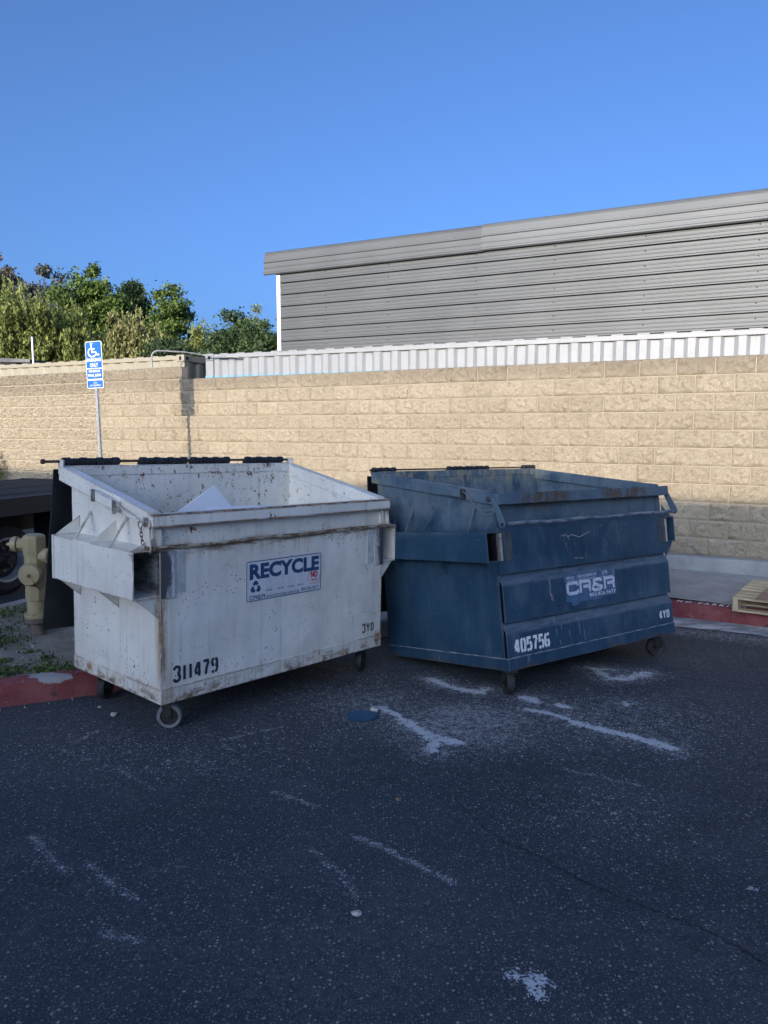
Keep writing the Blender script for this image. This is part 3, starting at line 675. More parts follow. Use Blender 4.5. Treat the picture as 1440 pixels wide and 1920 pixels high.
def build_wall():
    yaw = math.atan2(WD_.y, WD_.x); zb = 0.291; CH = 0.2032; PW = 0.4064
    root = empty('block_wall', loc=(WB.x, WB.y, zb), rz=yaw)
    tag(root, 'tan split-face concrete block wall behind the two dumpsters, stepped up at its left end', 'wall')
    core = MB(); core.box(-9.3, -0.345, -0.001, 0.14, -0.5, 12 * CH - 0.02); core.box(-0.345, 13.0, -0.0005, 0.138, -0.5, 11 * CH - 0.02)
    core.build('mortar_core', 'mortar', root)
    meshes = [block_mesh(100 + i) for i in range(12)]; halves = [block_mesh(200 + i, 0.1935) for i in range(3)]
    spots = []
    s0 = 7.481 - 0.4064 * 18 - 0.155     # joint phase read off the photo
    for cse in range(12):
        z = cse * CH + 0.004
        ph = s0 + (PW / 2 if cse % 2 else 0)
        # right of the step
        if cse < 11:
            k0 = math.ceil((-0.34 - ph) / PW)
            x = ph + k0 * PW
            if x - (-0.34) > 0.03: spots.append((-0.34 + (x + 0.34) / 2, z, x + 0.34 - 0.010, cse))
            while x < 11.4: spots.append((x + PW / 2, z, 0.3965, cse)); x += PW
        # left of the step (ends flush at the step)
        x = -0.35
        first = cse % 2 == 0
        while x > -9.0:
            w = PW / 2 if first else PW
            spots.append((x - w / 2, z, w - 0.010, cse)); x -= w; first = False
    def px(s):   # how large it shows: depth of the block as seen from where one stands
        p = wall_pt(s[0]); return p.y + (0 if -0.52 < p.x / p.y < 0.52 else 50)
    spots.sort(key=px)
    big = spots[:300]; rest = spots[300:]
    for (x, z, w, c) in big:
        half = w < 0.3; me = random.choice(halves if half else meshes)[0]
        o = link('block', me, root); sc = w / (0.1935 if half else 0.3965)
        flip = random.random() < 0.5
        o.location = (x, random.uniform(-0.002, 0.002), z); o.scale = (sc, random.uniform(0.85, 1.15), 1)
    m = MB()
    for (x, z, w, c) in rest:
        half = w < 0.3; src = random.choice(halves if half else meshes)[1]; sc = w / (0.1935 if half else 0.3965)
        m.add([(v[0] * sc + x, v[1], v[2] + z) for v in src.v], src.f)
    tag(m.build('blocks', 'split_block', root), kind='stuff')
    return root
build_wall()

# ------------------------------------------------------------------ dumpsters
def caster(parent, PM, lx, ly, yaw, tyre='rubber', rad=0.074, wid=0.045, h=None):
    top = PM @ Vector((lx, ly, 0.0)); g = gz(top.y); h = top.z - g
    base = Matrix.Translation((top.x, top.y, g)) @ Matrix.Rotation(yaw, 4, 'Z')
    lm = PM.inverted() @ base
    f = MB(); f.box(-.05, .05, -.045, .045, h - .014, h - .002); f.lathe([(.028, 0), (.028, .016)], 12, Matrix.Translation((0, 0, h - .03)))
    off_ = 0.022
    for sgn in (-1, 1):
        y = sgn * (wid / 2 + .006)
        f.prism([(-.024, h - .030), (.034, h - .030), (off_ + .016, rad - .012), (off_ - .016, rad - .012)], 1, y - .003, y + .003)
    f.tube([(off_, -wid / 2 - .016, rad), (off_, wid / 2 + .016, rad)], .008, 8)
    f.prism([(-.024, h - .034), (.034, h - .034), (.034, h - .028), (-.024, h - .028)], 1, -wid / 2 - .009, wid / 2 + .009)
    c = f.build('caster', 'dark_steel', parent, False, 0.0015); c.matrix_local = lm
    rm = Matrix.Translation((off_, 0, rad)) @ Matrix.Rotation(math.pi / 2, 4, 'X')
    t = MB(); w = wid / 2
    t.lathe([(rad * .70, -w * .9), (rad * .93, -w), (rad, -w * .6), (rad, w * .6), (rad * .93, w), (rad * .70, w * .9)], 28, rm, False)
    t.build('tyre', tyre, c, True)
    hb = MB(); hb.lathe([(.008, -w * .95), (.020, -w * .95), (.022, -w * .5), (rad * .62, -w * .45), (rad * .72, -w * .88), (rad * .72, w * .88), (rad * .62, w * .45), (.022, w * .5), (.020, w * .95), (.008, w * .95)], 24, rm, False)
    hb.build('hub', 'dark_steel', c, True)
    return c

def gusset(parent, mat, pts, y, th=0.006, name='gusset'):
    m = MB(); m.prism(pts, 1, y - th / 2, y + th / 2); return m.build(name, mat, parent, False, 0.001)

def hinge_knuckle(parent, x0, x1, y, z, seg=3, r=0.026):
    """black rolled lid edge round the hinge rod, notched between its fingers"""
    m = MB(); n = seg * 2 + 1; w = (x1 - x0) / n
    for k in range(n):
        rr = r if k % 2 == 0 else r * 0.8
        mt = Matrix.Translation((x0 + k * w + 0.001, y, z)) @ Matrix.Rotation(math.pi / 2, 4, 'Y')
        m.lathe([(rr * .85, 0), (rr, w * .12), (rr, w * .88 - .001), (rr * .85, w - .002)], 14, mt)
    m.box(x0, x1, y + r * 0.2, y + r * 1.3, z - r * 1.4, z - r * 0.3)
    return m.build('lid_hinge', 'black_plastic', parent, True)

def lid(parent, x0, x1, y0, ztop, length, swing, skew=0.0):
    """plastic lid thrown open, hanging down behind the bin, with stiffening ribs"""
    m = MB(); nx, nz = 10, 12; vs = []; th = 0.012
    for side in (0, 1):
        for j in range(nz + 1):
            for i in range(nx + 1):
                u, v = i / nx, j / nz
                y = y0 + swing * v ** 1.3 + 0.018 * math.sin(3.1 * u * math.pi + 1) * v + (0.010 if i % 2 else 0) + side * th
                x = x0 + (x1 - x0) * u + skew * v
                vs.append((x, y, ztop - length * v))
    k = nx + 1; B = (nz + 1) * k; fs = []
    for j in range(nz):
        for i in range(nx):
            q = (j * k + i, j * k + i + 1, (j + 1) * k + i + 1, (j + 1) * k + i); fs.append(q[::-1]); fs.append(tuple(B + a for a in q))
    for j in range(nz): fs.append((j * k, (j + 1) * k, B + (j + 1) * k, B + j * k)); fs.append((j * k + nx, B + j * k + nx, B + (j + 1) * k + nx, (j + 1) * k + nx))
    for i in range(nx): fs.append((i, B + i, B + i + 1, i + 1)); fs.append((nz * k + i, nz * k + i + 1, B + nz * k + i + 1, B + nz * k + i))
    m.add(vs, fs); return m.build('lid', 'black_plastic', parent, True)

def chain_links(parent, pts, r=0.011, w=0.0028):
    for k, (a, b) in enumerate(zip(pts[:-1], pts[1:])):
        a, b = Vector(a), Vector(b); d = (b - a); L = d.length; d.normalize()
        side = d.cross(Vector((0, 1, 0))).normalized() if k % 2 else d.cross(Vector((1, 0, 0))).normalized()
        m = MB(); P = []
        for i in range(14):
            t = 2 * math.pi * i / 14; P.append((a + b) / 2 + d * math.cos(t) * L * 0.68 + side * math.sin(t) * r)
        m.tube(P + [P[0]], w, 6, False); m.build('chain_link', 'rusty_steel', parent, True)

def front_panel(W, prof, inner_off=0.008):
    """sheet pressed to a profile (y,z going up), extruded over the width"""
    poly = list(prof) + [(y + inner_off, z) for y, z in prof[::-1]]
    m = MB(); m.prism(poly, 0, -0.003, W + 0.003); return m

def white_dumpster():
    PM = Matrix(((0.6709163939855957, -0.7412516053609494, 0.020426694083487386, -1.26), (0.7411243430526118, 0.6712065972478639, 0.014710946461001687, 4.214), (-0.02461504450939712, 0.005268905081630849, 0.9996831189047063, 0.18), (0, 0, 0, 1)))
    r = empty('dumpster', PM)
    tag(r, 'chipped white metal dumpster with RECYCLE sticker, stencilled 311479 and 3YD, lids thrown open', 'dumpster', 'wheeled metal dumpsters')
    W, D, zf, zr = 1.83, 1.039, 1.091, 1.32; wp = 'white_paint'; t = 0.008
    front_panel(W, [(0, 0), (0, .875), (.012, .888), (.026, .896), (.026, 1.05)]).build('front_panel', wp, r)
    for x in (0, W - t):
        m = MB(); m.prism([(.012, 0), (D, 0), (D, zr - .02), (.036, zf - .02)], 0, x, x + t); m.build('side_panel', wp, r)
    m = MB(); m.box(.002, W - .002, D - .01, D - .002, 0, zr - .01); m.build('back_panel', wp, r)
    m = MB(); m.box(t, W - t, .012, D - .012, .02, .03); m.build('floor', wp, r)
    # welded bottom band
    m = MB(); m.box(-.005, W + .005, -.005, -.0005, 0, .085); m.box(-.006, -.0005, -.001, D, -.001, .08); m.box(W + .0005, W + .006, -.001, D, -.001, .08); m.build('bottom_band', wp, r, False, .0015)
    for (p0, p1) in (((0.0, -.004, .088), (W, -.004, .086)), ((-.005, 0.0, .085), (-.005, D, .078))):
        m = MB(); P = []
        for k in range(61):
            q = Vector(p0).lerp(Vector(p1), k / 60); P.append(q + Vector((random.uniform(-.0012, .0012), 0, random.uniform(-.0035, .0035))))
        m.tube(P, .0042, 6); m.build('weld_seam', wp, r, True)
    # rim
    rs = .058; rh = .076
    m = MB(); m.box(-rs, W + rs, -.024, .034, zf - rh, zf); m.build('front_rim', wp, r, False, .003)
    sl = (zr - zf) / (D + .054 + .02)
    for x0, x1 in ((-rs, .012), (W - .012, W + rs)):
        m = MB(); m.prism([(.0345, zf + sl * .05), (D + .054, zr), (D + .054, zr - .098), (.0345, zf + sl * .05 - .092)], 0, x0, x1); m.build('side_rim', wp, r, False, .003)
    m = MB(); m.box(.0125, W - .0125, D - .014, D + .05, zr - .07, zr - .004); m.build('rear_rim', wp, r, False, .003)
    # long rusty bail bar along the front
    m = MB(); P = [(-.05 + (W + .11) * k / 24, -.012 + .003 * math.sin(k * .9), .897 + .0035 * math.sin(k * .7 + 1)) for k in range(25)]
    m.tube(P, .0125, 8); m.build('bail_bar', 'bail_rust', r, True)
    for x in (-.068, W + .060):
        m = MB(); m.prism([(.030, 1.055), (.075, 1.075), (.085, 1.03), (.055, .985), (.035, .88), (-.005, .875), (-.012, .91), (.0, .99), (-.008, 1.04), (.0, 1.06)], 0, x, x + .008); m.build('bail_arm', wp, r, False, .0015)
        m = MB(); m.lathe([(.028, 0), (.028, .006), (.013, .0065), (.013, .018), (.009, .02)], 16, Matrix.Translation((x if x < 0 else x + .008, .036, 1.045)) @ Matrix.Rotation(math.pi / 2 * (-1 if x < 0 else 1), 4, 'Y')); m.build('pivot_bolt', 'worn_steel', r, True)
        m = MB(); m.lathe([(.012, 0), (.012, .003), (.004, .003)], 12, Matrix.Translation((x - .001 if x < 0 else x + .009, .012, .902)) @ Matrix.Rotation(math.pi / 2 * (-1 if x < 0 else 1), 4, 'Y')); m.build('pivot_hole', 'rusty_steel', r, True)
    # corner stiffeners beside the upper recess
    for x in (-.02, W - .012):
        m = MB(); m.box(x, x + .032, .002, .0255, .905, 1.013); m.build('corner_plate', wp, r, False, .002)
    # fork pockets
    for side in (0, 1):
        sg = -1 if side == 0 else 1; xo = 0.0 if side == 0 else W; L0, L1 = .0, .955; z0, z1 = .622, .892; pw = .172 if side == 0 else .15
        def bx(m, a, b, y0, y1, c, d):
            xa, xb = xo + sg * a, xo + sg * b; m.box(min(xa, xb), max(xa, xb), y0, y1, c, d)
        m = MB(); bx(m, pw - .007, pw, L0, L1, z0, z1); bx(m, .0005, pw - .007, L0 + .001, L1 - .001, z1 - .008, z1 - .001); bx(m, .0005, pw - .007, L0 + .001, L1 - .001, z0 + .001, z0 + .008)
        m.build('fork_pocket', wp, r, False, .001)
        m = MB(); bx(m, pw - .010, pw + .003, L1 - .025, L1 + .004, z0 - .002, z1 + .003); m.build('pocket_end', wp, r, False, .001)
        m = MB(); bx(m, -.006 + .001, .012, L0 + .02, L1 - .02, z0 + .01, z1 - .012); m.build('pocket_liner', 'scuffed_steel', r)
        m = MB(); xa, xb = sorted((xo + sg * -.085, xo + sg * .006)); m.box(xa, xb, -.011, -.0045, z0 - .01, z1 - .012); m.build('wear_plate', 'black_scuff', r, False, .0015)
        m = MB(); xa, xb = sorted((xo + sg * -.155, xo + sg * -.0852)); m.box(xa, xb, -.0035, -.0005, z0 + .01, z1 - .02); m.build('repaint_patch', 'grey_patch', r)
        for y, hgt in ((.014, .13), (.46, .135), (.935, .135)):
            xs = [(xo + sg * .001, z0 - .0005), (xo + sg * (pw - .02), z0 - .0005), (xo + sg * .001, z0 - hgt)]; gusset(r, wp, xs, y)
        for y, hgt in ((.935, .115), (.485, .125), (.03, .07)):
            xs = [(xo + sg * .001, z1 + .0002), (xo + sg * (pw - .004), z1 + .0002), (xo + sg * .001, z1 + hgt)]; gusset(r, wp, xs, y)
        for (yb, yt, zt) in ((.678, .79, 1.047), (.263, .35, 1.048)):
            m = MB(); m.tube([(xo + sg * (pw - .006), yb, z1 - .004), (xo - sg * .001, yt, zt)], .0085, 8); m.build('brace_rod', wp, r, True)
    # lid spring box and latch rod on the left rim
    def rim_z(y): return zf + sl * (y + .02)
    m = MB(); m.prism([(.325, rim_z(.325) - .02), (.56, rim_z(.56) - .018), (.56, rim_z(.56) - .082), (.325, rim_z(.325) - .08)], 0, -.098, -.0585); m.build('latch_box', wp, r, False, .003)
    m = MB(); m.prism([(.30, rim_z(.30) - .012), (.335, rim_z(.335) - .012), (.335, rim_z(.335) - .09), (.30, rim_z(.30) - .088)], 0, -.108, -.0986); m.build('latch_clip', 'worn_steel', r, False, .002)
    m = MB(); m.box(-.112, -.099, .545, .572, rim_z(.56) - .085, rim_z(.56) - .012); m.build('latch_clip', 'worn_steel', r, False, .002)
    m = MB(); m.tube([(-.09, .33, rim_z(.33) - .035), (-.088, .10, rim_z(.1) - .055)], .005, 8); m.build('latch_rod', wp, r, True)
    # ring and rusty chain
    m = MB(); P = [Vector((-.088 + .002 * math.sin(i), .062 + .021 * math.cos(2 * math.pi * i / 18), 1.03 + .021 * math.sin(2 * math.pi * i / 18))) for i in range(18)]
    m.tube(P + [P[0]], .0036, 6, False); m.build('ring', 'worn_steel', r, True)
    chain_links(r, [(-.088, .056, 1.010), (-.088, .053, .988), (-.087, .050, .966), (-.086, .046, .944), (-.084, .040, .922), (-.08, .030, .903), (-.072, .022, .893)], .0085, .0028)
    # hinge rod, lids
    ry, rz_ = D + .052, zr + .022
    m = MB(); m.tube([(-.16, ry, rz_), (W + .02, ry, rz_)], .009, 8); m.lathe([(.016, 0), (.016, .02)], 8, Matrix.Translation((-.17, ry, rz_)) @ Matrix.Rotation(math.pi / 2, 4, 'Y')); m.build('hinge_rod', 'rusty_steel', r, True)
    for x in (-.055, W + .03):
        m = MB(); m.box(x, x + .008, D - .005, D + .07, zr - .06, zr + .035); m.build('hinge_bracket', wp, r, False, .002)
    for (x0, x1) in ((-.035, .36), (.515, .895), (.93, 1.27), (1.425, 1.80)):
        hinge_knuckle(r, x0, x1, ry, rz_)
    lid(r, -.065, .89, D + .105, zr - .03, 1.06, .04, -.07); lid(r, .93, W + .02, D + .105, zr - .03, 1.06, .05, .02)
    # casters
    caster(r, PM, .085, .10, R(5), 'grey_rubber'); caster(r, PM, 1.70, .08, R(75)); caster(r, PM, .10, .86, R(82)); caster(r, PM, 1.68, .88, R(50))
    # RECYCLE sticker
    x0, x1, z0, z1 = .592, 1.222, .503, .758
    m = MB(); m.prism(rrect(x0, x1, z0, z1, .012), 1, -.0015, -.0004); st = m.build('recycle_sticker', 'sticker_white', r)
    st['label'] = 'white sticker reading RECYCLE in blue with small print'
    m = MB(); ribbon(m, rrect(x0 + .004, x1 - .004, z0 + .004, z1 - .004, .010), .0028, -.0022, True); m.build('sticker_border', 'sticker_blue', st)
    m = off(text_mb('RECYCLE', x0 + .025, x1 - .020, z1 - .118, z1 - .018, .05, 1.02), -.0028); m.build('recycle_lettering', 'sticker_blue', st)
    # recycling arrows
    m = MB(); cx, cz, rr = x0 + .073, z0 + .088, .040
    for k in range(3):
        a = R(90 + 120 * k); c0 = Vector((math.cos(a), math.sin(a))); cm = Vector((math.cos(a - R(120)), math.sin(a - R(120)))); cp = Vector((math.cos(a + R(120)), math.sin(a + R(120))))
        e0 = c0.lerp(cm, .42); e1 = c0.lerp(cp, .30); p1 = c0.lerp(cm, .13); p2 = c0.lerp(cp, .13)
        ribbon(m, [(cx + rr * q.x, cz + rr * q.y) for q in (e0, p1, p2, e1)], .0095, -.0026 - .0002 * k)
        dn = (cp - c0).normalized(); nn = Vector((-dn.y, dn.x)); b = e1; tip = b + dn * .36
        m.add([(cx + rr * (b + nn * .40).x, -.0024, cz + rr * (b + nn * .40).y), (cx + rr * tip.x, -.0024, cz + rr * tip.y), (cx + rr * (b - nn * .40).x, -.0024, cz + rr * (b - nn * .40).y)], [(0, 1, 2)])
    m.build('recycling_symbol', 'sticker_blue', st)
    glyphs_m = off(glyphs('CR&R', x0 + .026, x0 + .146, z0 + .012, z0 + .036, .0026, .25), -.0026); glyphs_m.build('logo_lettering', 'sticker_blue', st)
    off(text_mb('environmental services', x0 + .158, x0 + .435, z0 + .010, z0 + .034, .0), -.0026).build('small_lettering', 'sticker_blue', st)
    off(text_mb('800.826.9677', x0 + .452, x1 - .022, z0 + .014, z0 + .036, .005), -.0026).build('small_lettering', 'sticker_blue', st)
    off(text_mb('NO', x1 - .095, x1 - .033, z0 + .092, z0 + .135, .06), -.0028).build('warning_lettering', 'sticker_red', st)
    off(text_mb('TRASH', x1 - .098, x1 - .032, z0 + .070, z0 + .084, .02), -.0028).build('warning_lettering', 'sticker_red', st)
    off(text_mb('OR GARBAGE', x1 - .105, x1 - .030, z0 + .050, z0 + .060, .0), -.0028).build('warning_lettering', 'sticker_red', st)
    for s_, cxx in ((1, x1 - .066), (-1, x1 - .066)):
        m = MB(); P = []
        for i in range(10):
            a = R(125 + 70 * i / 9) if s_ == 1 else R(-50 + 62 * i / 9); P.append((cxx + .062 * math.cos(a) * .85, z0 + .092 + .055 * math.sin(a)))
        ribbon(m, P, .0016, -.0028); m.build('warning_mark', 'sticker_red', st)
    for k, (wd, cx) in enumerate((('PAPER', .182), ('GLASS', .277), ('CANS', .362), ('PLASTIC', .445))):
        off(text_mb(wd, x0 + cx - .026, x0 + cx + .026, z0 + .052, z0 + .064, .01), -.0026).build('small_lettering', 'sticker_blue', st)
        m = MB(); q = x0 + cx
        if k == 0: ribbon(m, rrect(q - .018, q + .006, z0 + .075, z0 + .135, .008), .0011, -.0024, True); ribbon(m, [(q + .008, z0 + .13), (q + .024, z0 + .08), (q + .006, z0 + .075)], .0011, -.0024)
        elif k == 1: ribbon(m, [(q - .018, z0 + .12), (q - .014, z0 + .078), (q + .008, z0 + .074), (q + .012, z0 + .115), (q + .014, z0 + .145), (q + .022, z0 + .145), (q + .02, z0 + .08)], .0011, -.0024)
        elif k == 2: ribbon(m, rrect(q - .018, q + .014, z0 + .078, z0 + .118, .006), .0011, -.0024, True); ribbon(m, [(q - .02, z0 + .12), (q - .002, z0 + .142), (q + .024, z0 + .132)], .0011, -.0024)
        else: ribbon(m, rrect(q - .014, q + .012, z0 + .078, z0 + .142, .007), .0011, -.0024, True); ribbon(m, [(q - .014, z0 + .118), (q + .012, z0 + .118)], .0011, -.0026)
        m.build('sticker_icon', 'sticker_pale', st)
    # stencils
    off(glyphs('311479', .078, .378, .118, .202, .0088, .26), -.0018).build('stencil_number', 'stencil_black', r)
    off(glyphs('3YD', 1.64, 1.755, .130, .188, .0052, .36), -.0018).build('stencil_size', 'stencil_black', r)
    return r
t_ = NT('bail_rust'); o_ = t_.coord(); n_ = t_.noise(t_.mapv(o_, (9, 40, 40)), 1.0, 5, 0.7); n2_ = t_.noise(o_, 40, 4)
M['bail_rust'] = t_.bsdf(t_.mix(t_.ss(n_, .42, .56), (0.40, 0.37, 0.30), t_.mix(n2_, (0.05, 0.03, 0.02), (0.20, 0.11, 0.05))), 0.8)
t_ = NT('black_scuff'); o_ = t_.coord(); n_ = t_.noise(t_.mapv(o_, (24, 24, 7)), 1.0, 6, 0.75); x_ = t_.xyz(o_)[0]
d_ = t_.math('MINIMUM', t_.math('ABSOLUTE', x_), t_.math('ABSOLUTE', t_.add(x_, -1.83)))
sc_ = t_.ss(t_.add(n_, t_.mul(d_, -4.5)), .16, .34)
M['black_scuff'] = t_.bsdf(t_.mix(t_.mul(sc_, .93), (0.50, 0.50, 0.49), (0.03, 0.03, 0.035)), 0.6, 0.0, t_.bump(n_, .3, .004))
t_ = NT('scuffed_steel'); o_ = t_.coord(); n_ = t_.noise(t_.mapv(o_, (9, 3, 9)), 1.0, 6, 0.75)
M['scuffed_steel'] = t_.bsdf(t_.mix(t_.ss(n_, .4, .6), (0.06, 0.06, 0.06), (0.25, 0.25, 0.24)), 0.6, 0.2)
wd = white_dumpster()

def blue_dumpster():
    PM = Matrix(((0.8073452191244294, -0.5850013687694607, -0.07724697854793156, 0.821), (0.5898362420287381, 0.7963098828081253, 0.13410360968865032, 4.866), (-0.0169382627900008, -0.15383097568424683, 0.9879519857633212, 0.165), (0, 0, 0, 1)))
    r = empty('dumpster', PM)
    tag(r, 'scratched blue metal dumpster tilted back on its rear edge, stencilled 405756, beside the white one', 'dumpster', 'wheeled metal dumpsters')
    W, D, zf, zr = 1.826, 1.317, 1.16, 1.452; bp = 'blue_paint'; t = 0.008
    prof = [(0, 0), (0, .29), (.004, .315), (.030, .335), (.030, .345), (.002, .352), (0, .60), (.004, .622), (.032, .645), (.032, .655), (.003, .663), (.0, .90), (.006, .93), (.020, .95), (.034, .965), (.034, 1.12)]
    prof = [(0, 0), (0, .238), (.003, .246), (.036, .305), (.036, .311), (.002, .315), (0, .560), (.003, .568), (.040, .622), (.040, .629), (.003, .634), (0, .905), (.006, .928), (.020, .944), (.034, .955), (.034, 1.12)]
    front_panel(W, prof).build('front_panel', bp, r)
    for x in (0, W - t):
        m = MB(); m.prism([(.038, 0), (D, 0), (D, zr - .02), (.045, zf - .02)], 0, x, x + t); m.build('side_panel', bp, r)
    m = MB(); m.box(.002, W - .002, D - .01, D - .002, 0, zr - .01); m.build('back_panel', bp, r)
    m = MB(); m.box(t, W - t, .012, D - .012, .02, .03); m.build('floor', bp, r)
    m = MB(); m.box(-.006, W + .006, -.007, -.0005, 0, .078); m.box(-.007, -.0005, -.001, D, -.001, .076); m.box(W + .0005, W + .007, -.001, D, -.001, .076); m.build('bottom_band', bp, r, False, .0015)
    for (p0, p1) in (((0.0, -.005, .080), (W, -.005, .079)), ((-.005, 0.0, .079), (-.005, D, .077))):
        m = MB(); P = []
        for k in range(61):
            q = Vector(p0).lerp(Vector(p1), k / 60); P.append(q + Vector((random.uniform(-.001, .001), 0, random.uniform(-.002, .002))))
        m.tube(P, .0036, 6); m.build('weld_seam', 'blue_weld', r, True)
    rs = .022; rh = .073; yo = -.042
    m = MB(); m.box(-rs, W + rs, yo, .042, zf - rh, zf); m.build('front_rim', bp, r, False, .004)
    sl = (zr - zf) / (D + .04 - yo)
    def rim_z(y): return zf + sl * (y - yo)
    for x0, x1 in ((-rs, .03), (W - .03, W + rs)):
        m = MB(); m.prism([(.0425, rim_z(.0425)), (D + .045, zr), (D + .045, zr - .088), (.0425, rim_z(.0425) - .082)], 0, x0, x1); m.build('side_rim', bp, r, False, .003)
    m = MB(); m.box(.0305, W - .0305, D - .014, D + .042, zr - .06, zr - .003); m.build('rear_rim', bp, r, False, .003)
    # bail bar, its arms
    m = MB(); P = [(.0 + (W + .06) * k / 24, -.075 + .004 * math.sin(k * .6), .957 + .004 * math.sin(k * .8)) for k in range(25)]
    m.tube(P, .0125, 8); m.build('bail_bar', 'worn_blue_bar', r, True)
    for x in (-.036, W + .026):
        m = MB(); m.prism([(-.02, 1.135), (.022, 1.135), (-.052, .945), (-.075, .932), (-.098, .945), (-.098, .975)], 0, x, x + .010); m.build('bail_arm', bp, r, False, .002)
        m = MB(); m.lathe([(.011, 0), (.011, .003), (.003, .003)], 12, Matrix.Translation((x - .001 if x < 0 else x + .011, -.075, .957)) @ Matrix.Rotation(math.pi / 2 * (-1 if x < 0 else 1), 4, 'Y')); m.build('pivot_hole', 'crack_fill', r, True)
    # fork pockets rise slightly to the rear
    for side in (0, 1):
        sg = -1 if side == 0 else 1; xo = 0.0 if side == 0 else W; pw = .118; z0, z1 = .716, .914; L1 = 1.16; k_ = .045
        def sh(m): m.v = [(a, b, c + k_ * b) for a, b, c in m.v]; return m
        def bx(m, a, b, y0, y1, c, d):
            xa, xb = xo + sg * a, xo + sg * b; m.box(min(xa, xb), max(xa, xb), y0, y1, c, d)
        m = MB(); bx(m, pw - .007, pw, -.004, L1, z0, z1); bx(m, .0005, pw - .007, -.003, L1 - .001, z1 - .007, z1 - .001); bx(m, .0005, pw - .007, -.003, L1 - .001, z0 + .001, z0 + .007)
        sh(m).build('fork_pocket', bp, r, False, .001)
        m = MB(); bx(m, pw - .009, pw + .003, L1 - .02, L1 + .004, z0 - .002, z1 + .002); sh(m).build('pocket_end', bp, r, False, .001)
        m = MB(); bx(m, .001, .009, .03, L1 - .02, z0 + .01, z1 - .01); sh(m).build('pocket_liner', 'black_plastic', r)
        # rounded wear plate and its bare steel lip
        xa, xb = sorted((xo + sg * -.105, xo + sg * .0)); m = MB(); m.prism(rrect(xa, xb, z0 + .0, z1 - .008, .022), 1, -.007, -.0005); m.build('wear_plate', 'wear_steel', r, False, .0015)
        m = MB(); P = [(xo + sg * -.012, -.010), (xo + sg * .006, -.011), (xo + sg * .010, .002), (xo + sg * .009, .02), (xo + sg * .005, .02), (xo + sg * .005, .004), (xo + sg * .001, -.006), (xo + sg * -.012, -.0072)]
        m.prism(P, 2, z0 + .004, z1 - .012); m.build('wear_lip', 'bright_steel', r, True)
        for y, hgt in ((.02, .125), (.55, .12), (1.1, .12)):
            zz = z0 + k_ * y; gusset(r, bp, [(xo + sg * .001, zz - .0005), (xo + sg * (pw - .008), zz - .0005), (xo + sg * .001, zz - hgt)], y)
        for y, hgt in ((.02, .10), (.66, .10), (1.1, .10)):
            zz = z1 + k_ * y; gusset(r, bp, [(xo + sg * .001, zz + .0003), (xo + sg * (pw - .004), zz + .0003), (xo + sg * .001, zz + hgt)], y)
        for (yb, yt, zt) in ((.852, .885, 1.119), (.174, .205, 1.101)):
            m = MB(); m.tube([(xo + sg * (pw - .006), yb, z1 + k_ * yb - .004), (xo - sg * .001, yt, zt)], .0085, 8); m.build('brace_rod', bp, r, True)
    # latch box with a loop of wire
    m = MB(); m.prism([(.30, rim_z(.30) - .012), (.525, rim_z(.525) - .010), (.525, rim_z(.525) - .070), (.30, rim_z(.30) - .066)], 0, -.052, -.0225); m.build('latch_box', bp, r, False, .003)
    m = MB(); m.prism([(.265, rim_z(.265) - .01), (.298, rim_z(.298) - .01), (.298, rim_z(.298) - .078), (.265, rim_z(.265) - .075)], 0, -.040, -.0225); m.build('latch_clip', 'dark_steel', r, False, .002)
    P = [(-.045, .27, rim_z(.27) - .02), (-.055, .21, rim_z(.2) - .045), (-.058, .15, rim_z(.15) - .10), (-.055, .09, rim_z(.09) - .125), (-.055, .02, rim_z(.02) - .115), (-.055, -.015, rim_z(0) - .105), (-.056, -.03, rim_z(0) - .118), (-.056, -.01, rim_z(0) - .135), (-.056, .06, rim_z(.05) - .145), (-.05, .13, rim_z(.13) - .12)]
    fine = []
    for i in range(len(P) - 1):
        p0 = Vector(P[max(0, i - 1)]); p1 = Vector(P[i]); p2 = Vector(P[i + 1]); p3 = Vector(P[min(len(P) - 1, i + 2)])
        for k in range(5):
            u = k / 5; fine.append(0.5 * ((2 * p1) + (p2 - p0) * u + (2 * p0 - 5 * p1 + 4 * p2 - p3) * u * u + (3 * p1 - p0 - 3 * p2 + p3) * u ** 3))
    m = MB(); m.tube(fine, .0028, 6); m.build('wire_loop', 'cable_grey', r, True)
    m = MB(); m.prism([(.0, rim_z(.05) - .015), (.085, rim_z(.085) - .014), (.085, rim_z(.085) - .078), (.0, rim_z(.0) - .076)], 0, -.034, -.0225); m.build('pivot_plate', bp, r, False, .002)
    m = MB(); m.lathe([(.017, 0), (.017, .008), (.010, .012), (.002, .013)], 12, Matrix.Translation((-.034, .032, rim_z(.032) - .046)) @ Matrix.Rotation(-math.pi / 2, 4, 'Y')); m.build('pivot_bolt', 'dark_steel', r, True)
    # hinge rod and lids
    ry, rz_ = D + .045, zr + .014
    m = MB(); m.tube([(-.03, ry, rz_), (W + .0, ry, rz_)], .007, 8); m.build('hinge_rod', 'rusty_steel', r, True)
    for (x0, x1) in ((-.005, .10), (.115, .225), (.785, .895), (.91, 1.035), (1.05, 1.15), (1.165, 1.265), (1.70, 1.775), (1.785, 1.86)):
        hinge_knuckle(r, x0, x1, ry, rz_, 1, .022)
    lid(r, -.03, .90, D + .08, zr - .03, 1.1, .05, -.03); lid(r, .94, W + .03, D + .08, zr - .03, 1.1, .05, .02)
    caster(r, PM, .065, .07, R(100), 'rubber', .078, .05); caster(r, PM, 1.70, .10, R(20), 'rubber', .078, .05)
    # decal
    x0, x1, z0, z1 = .592, 1.148, .372, .572
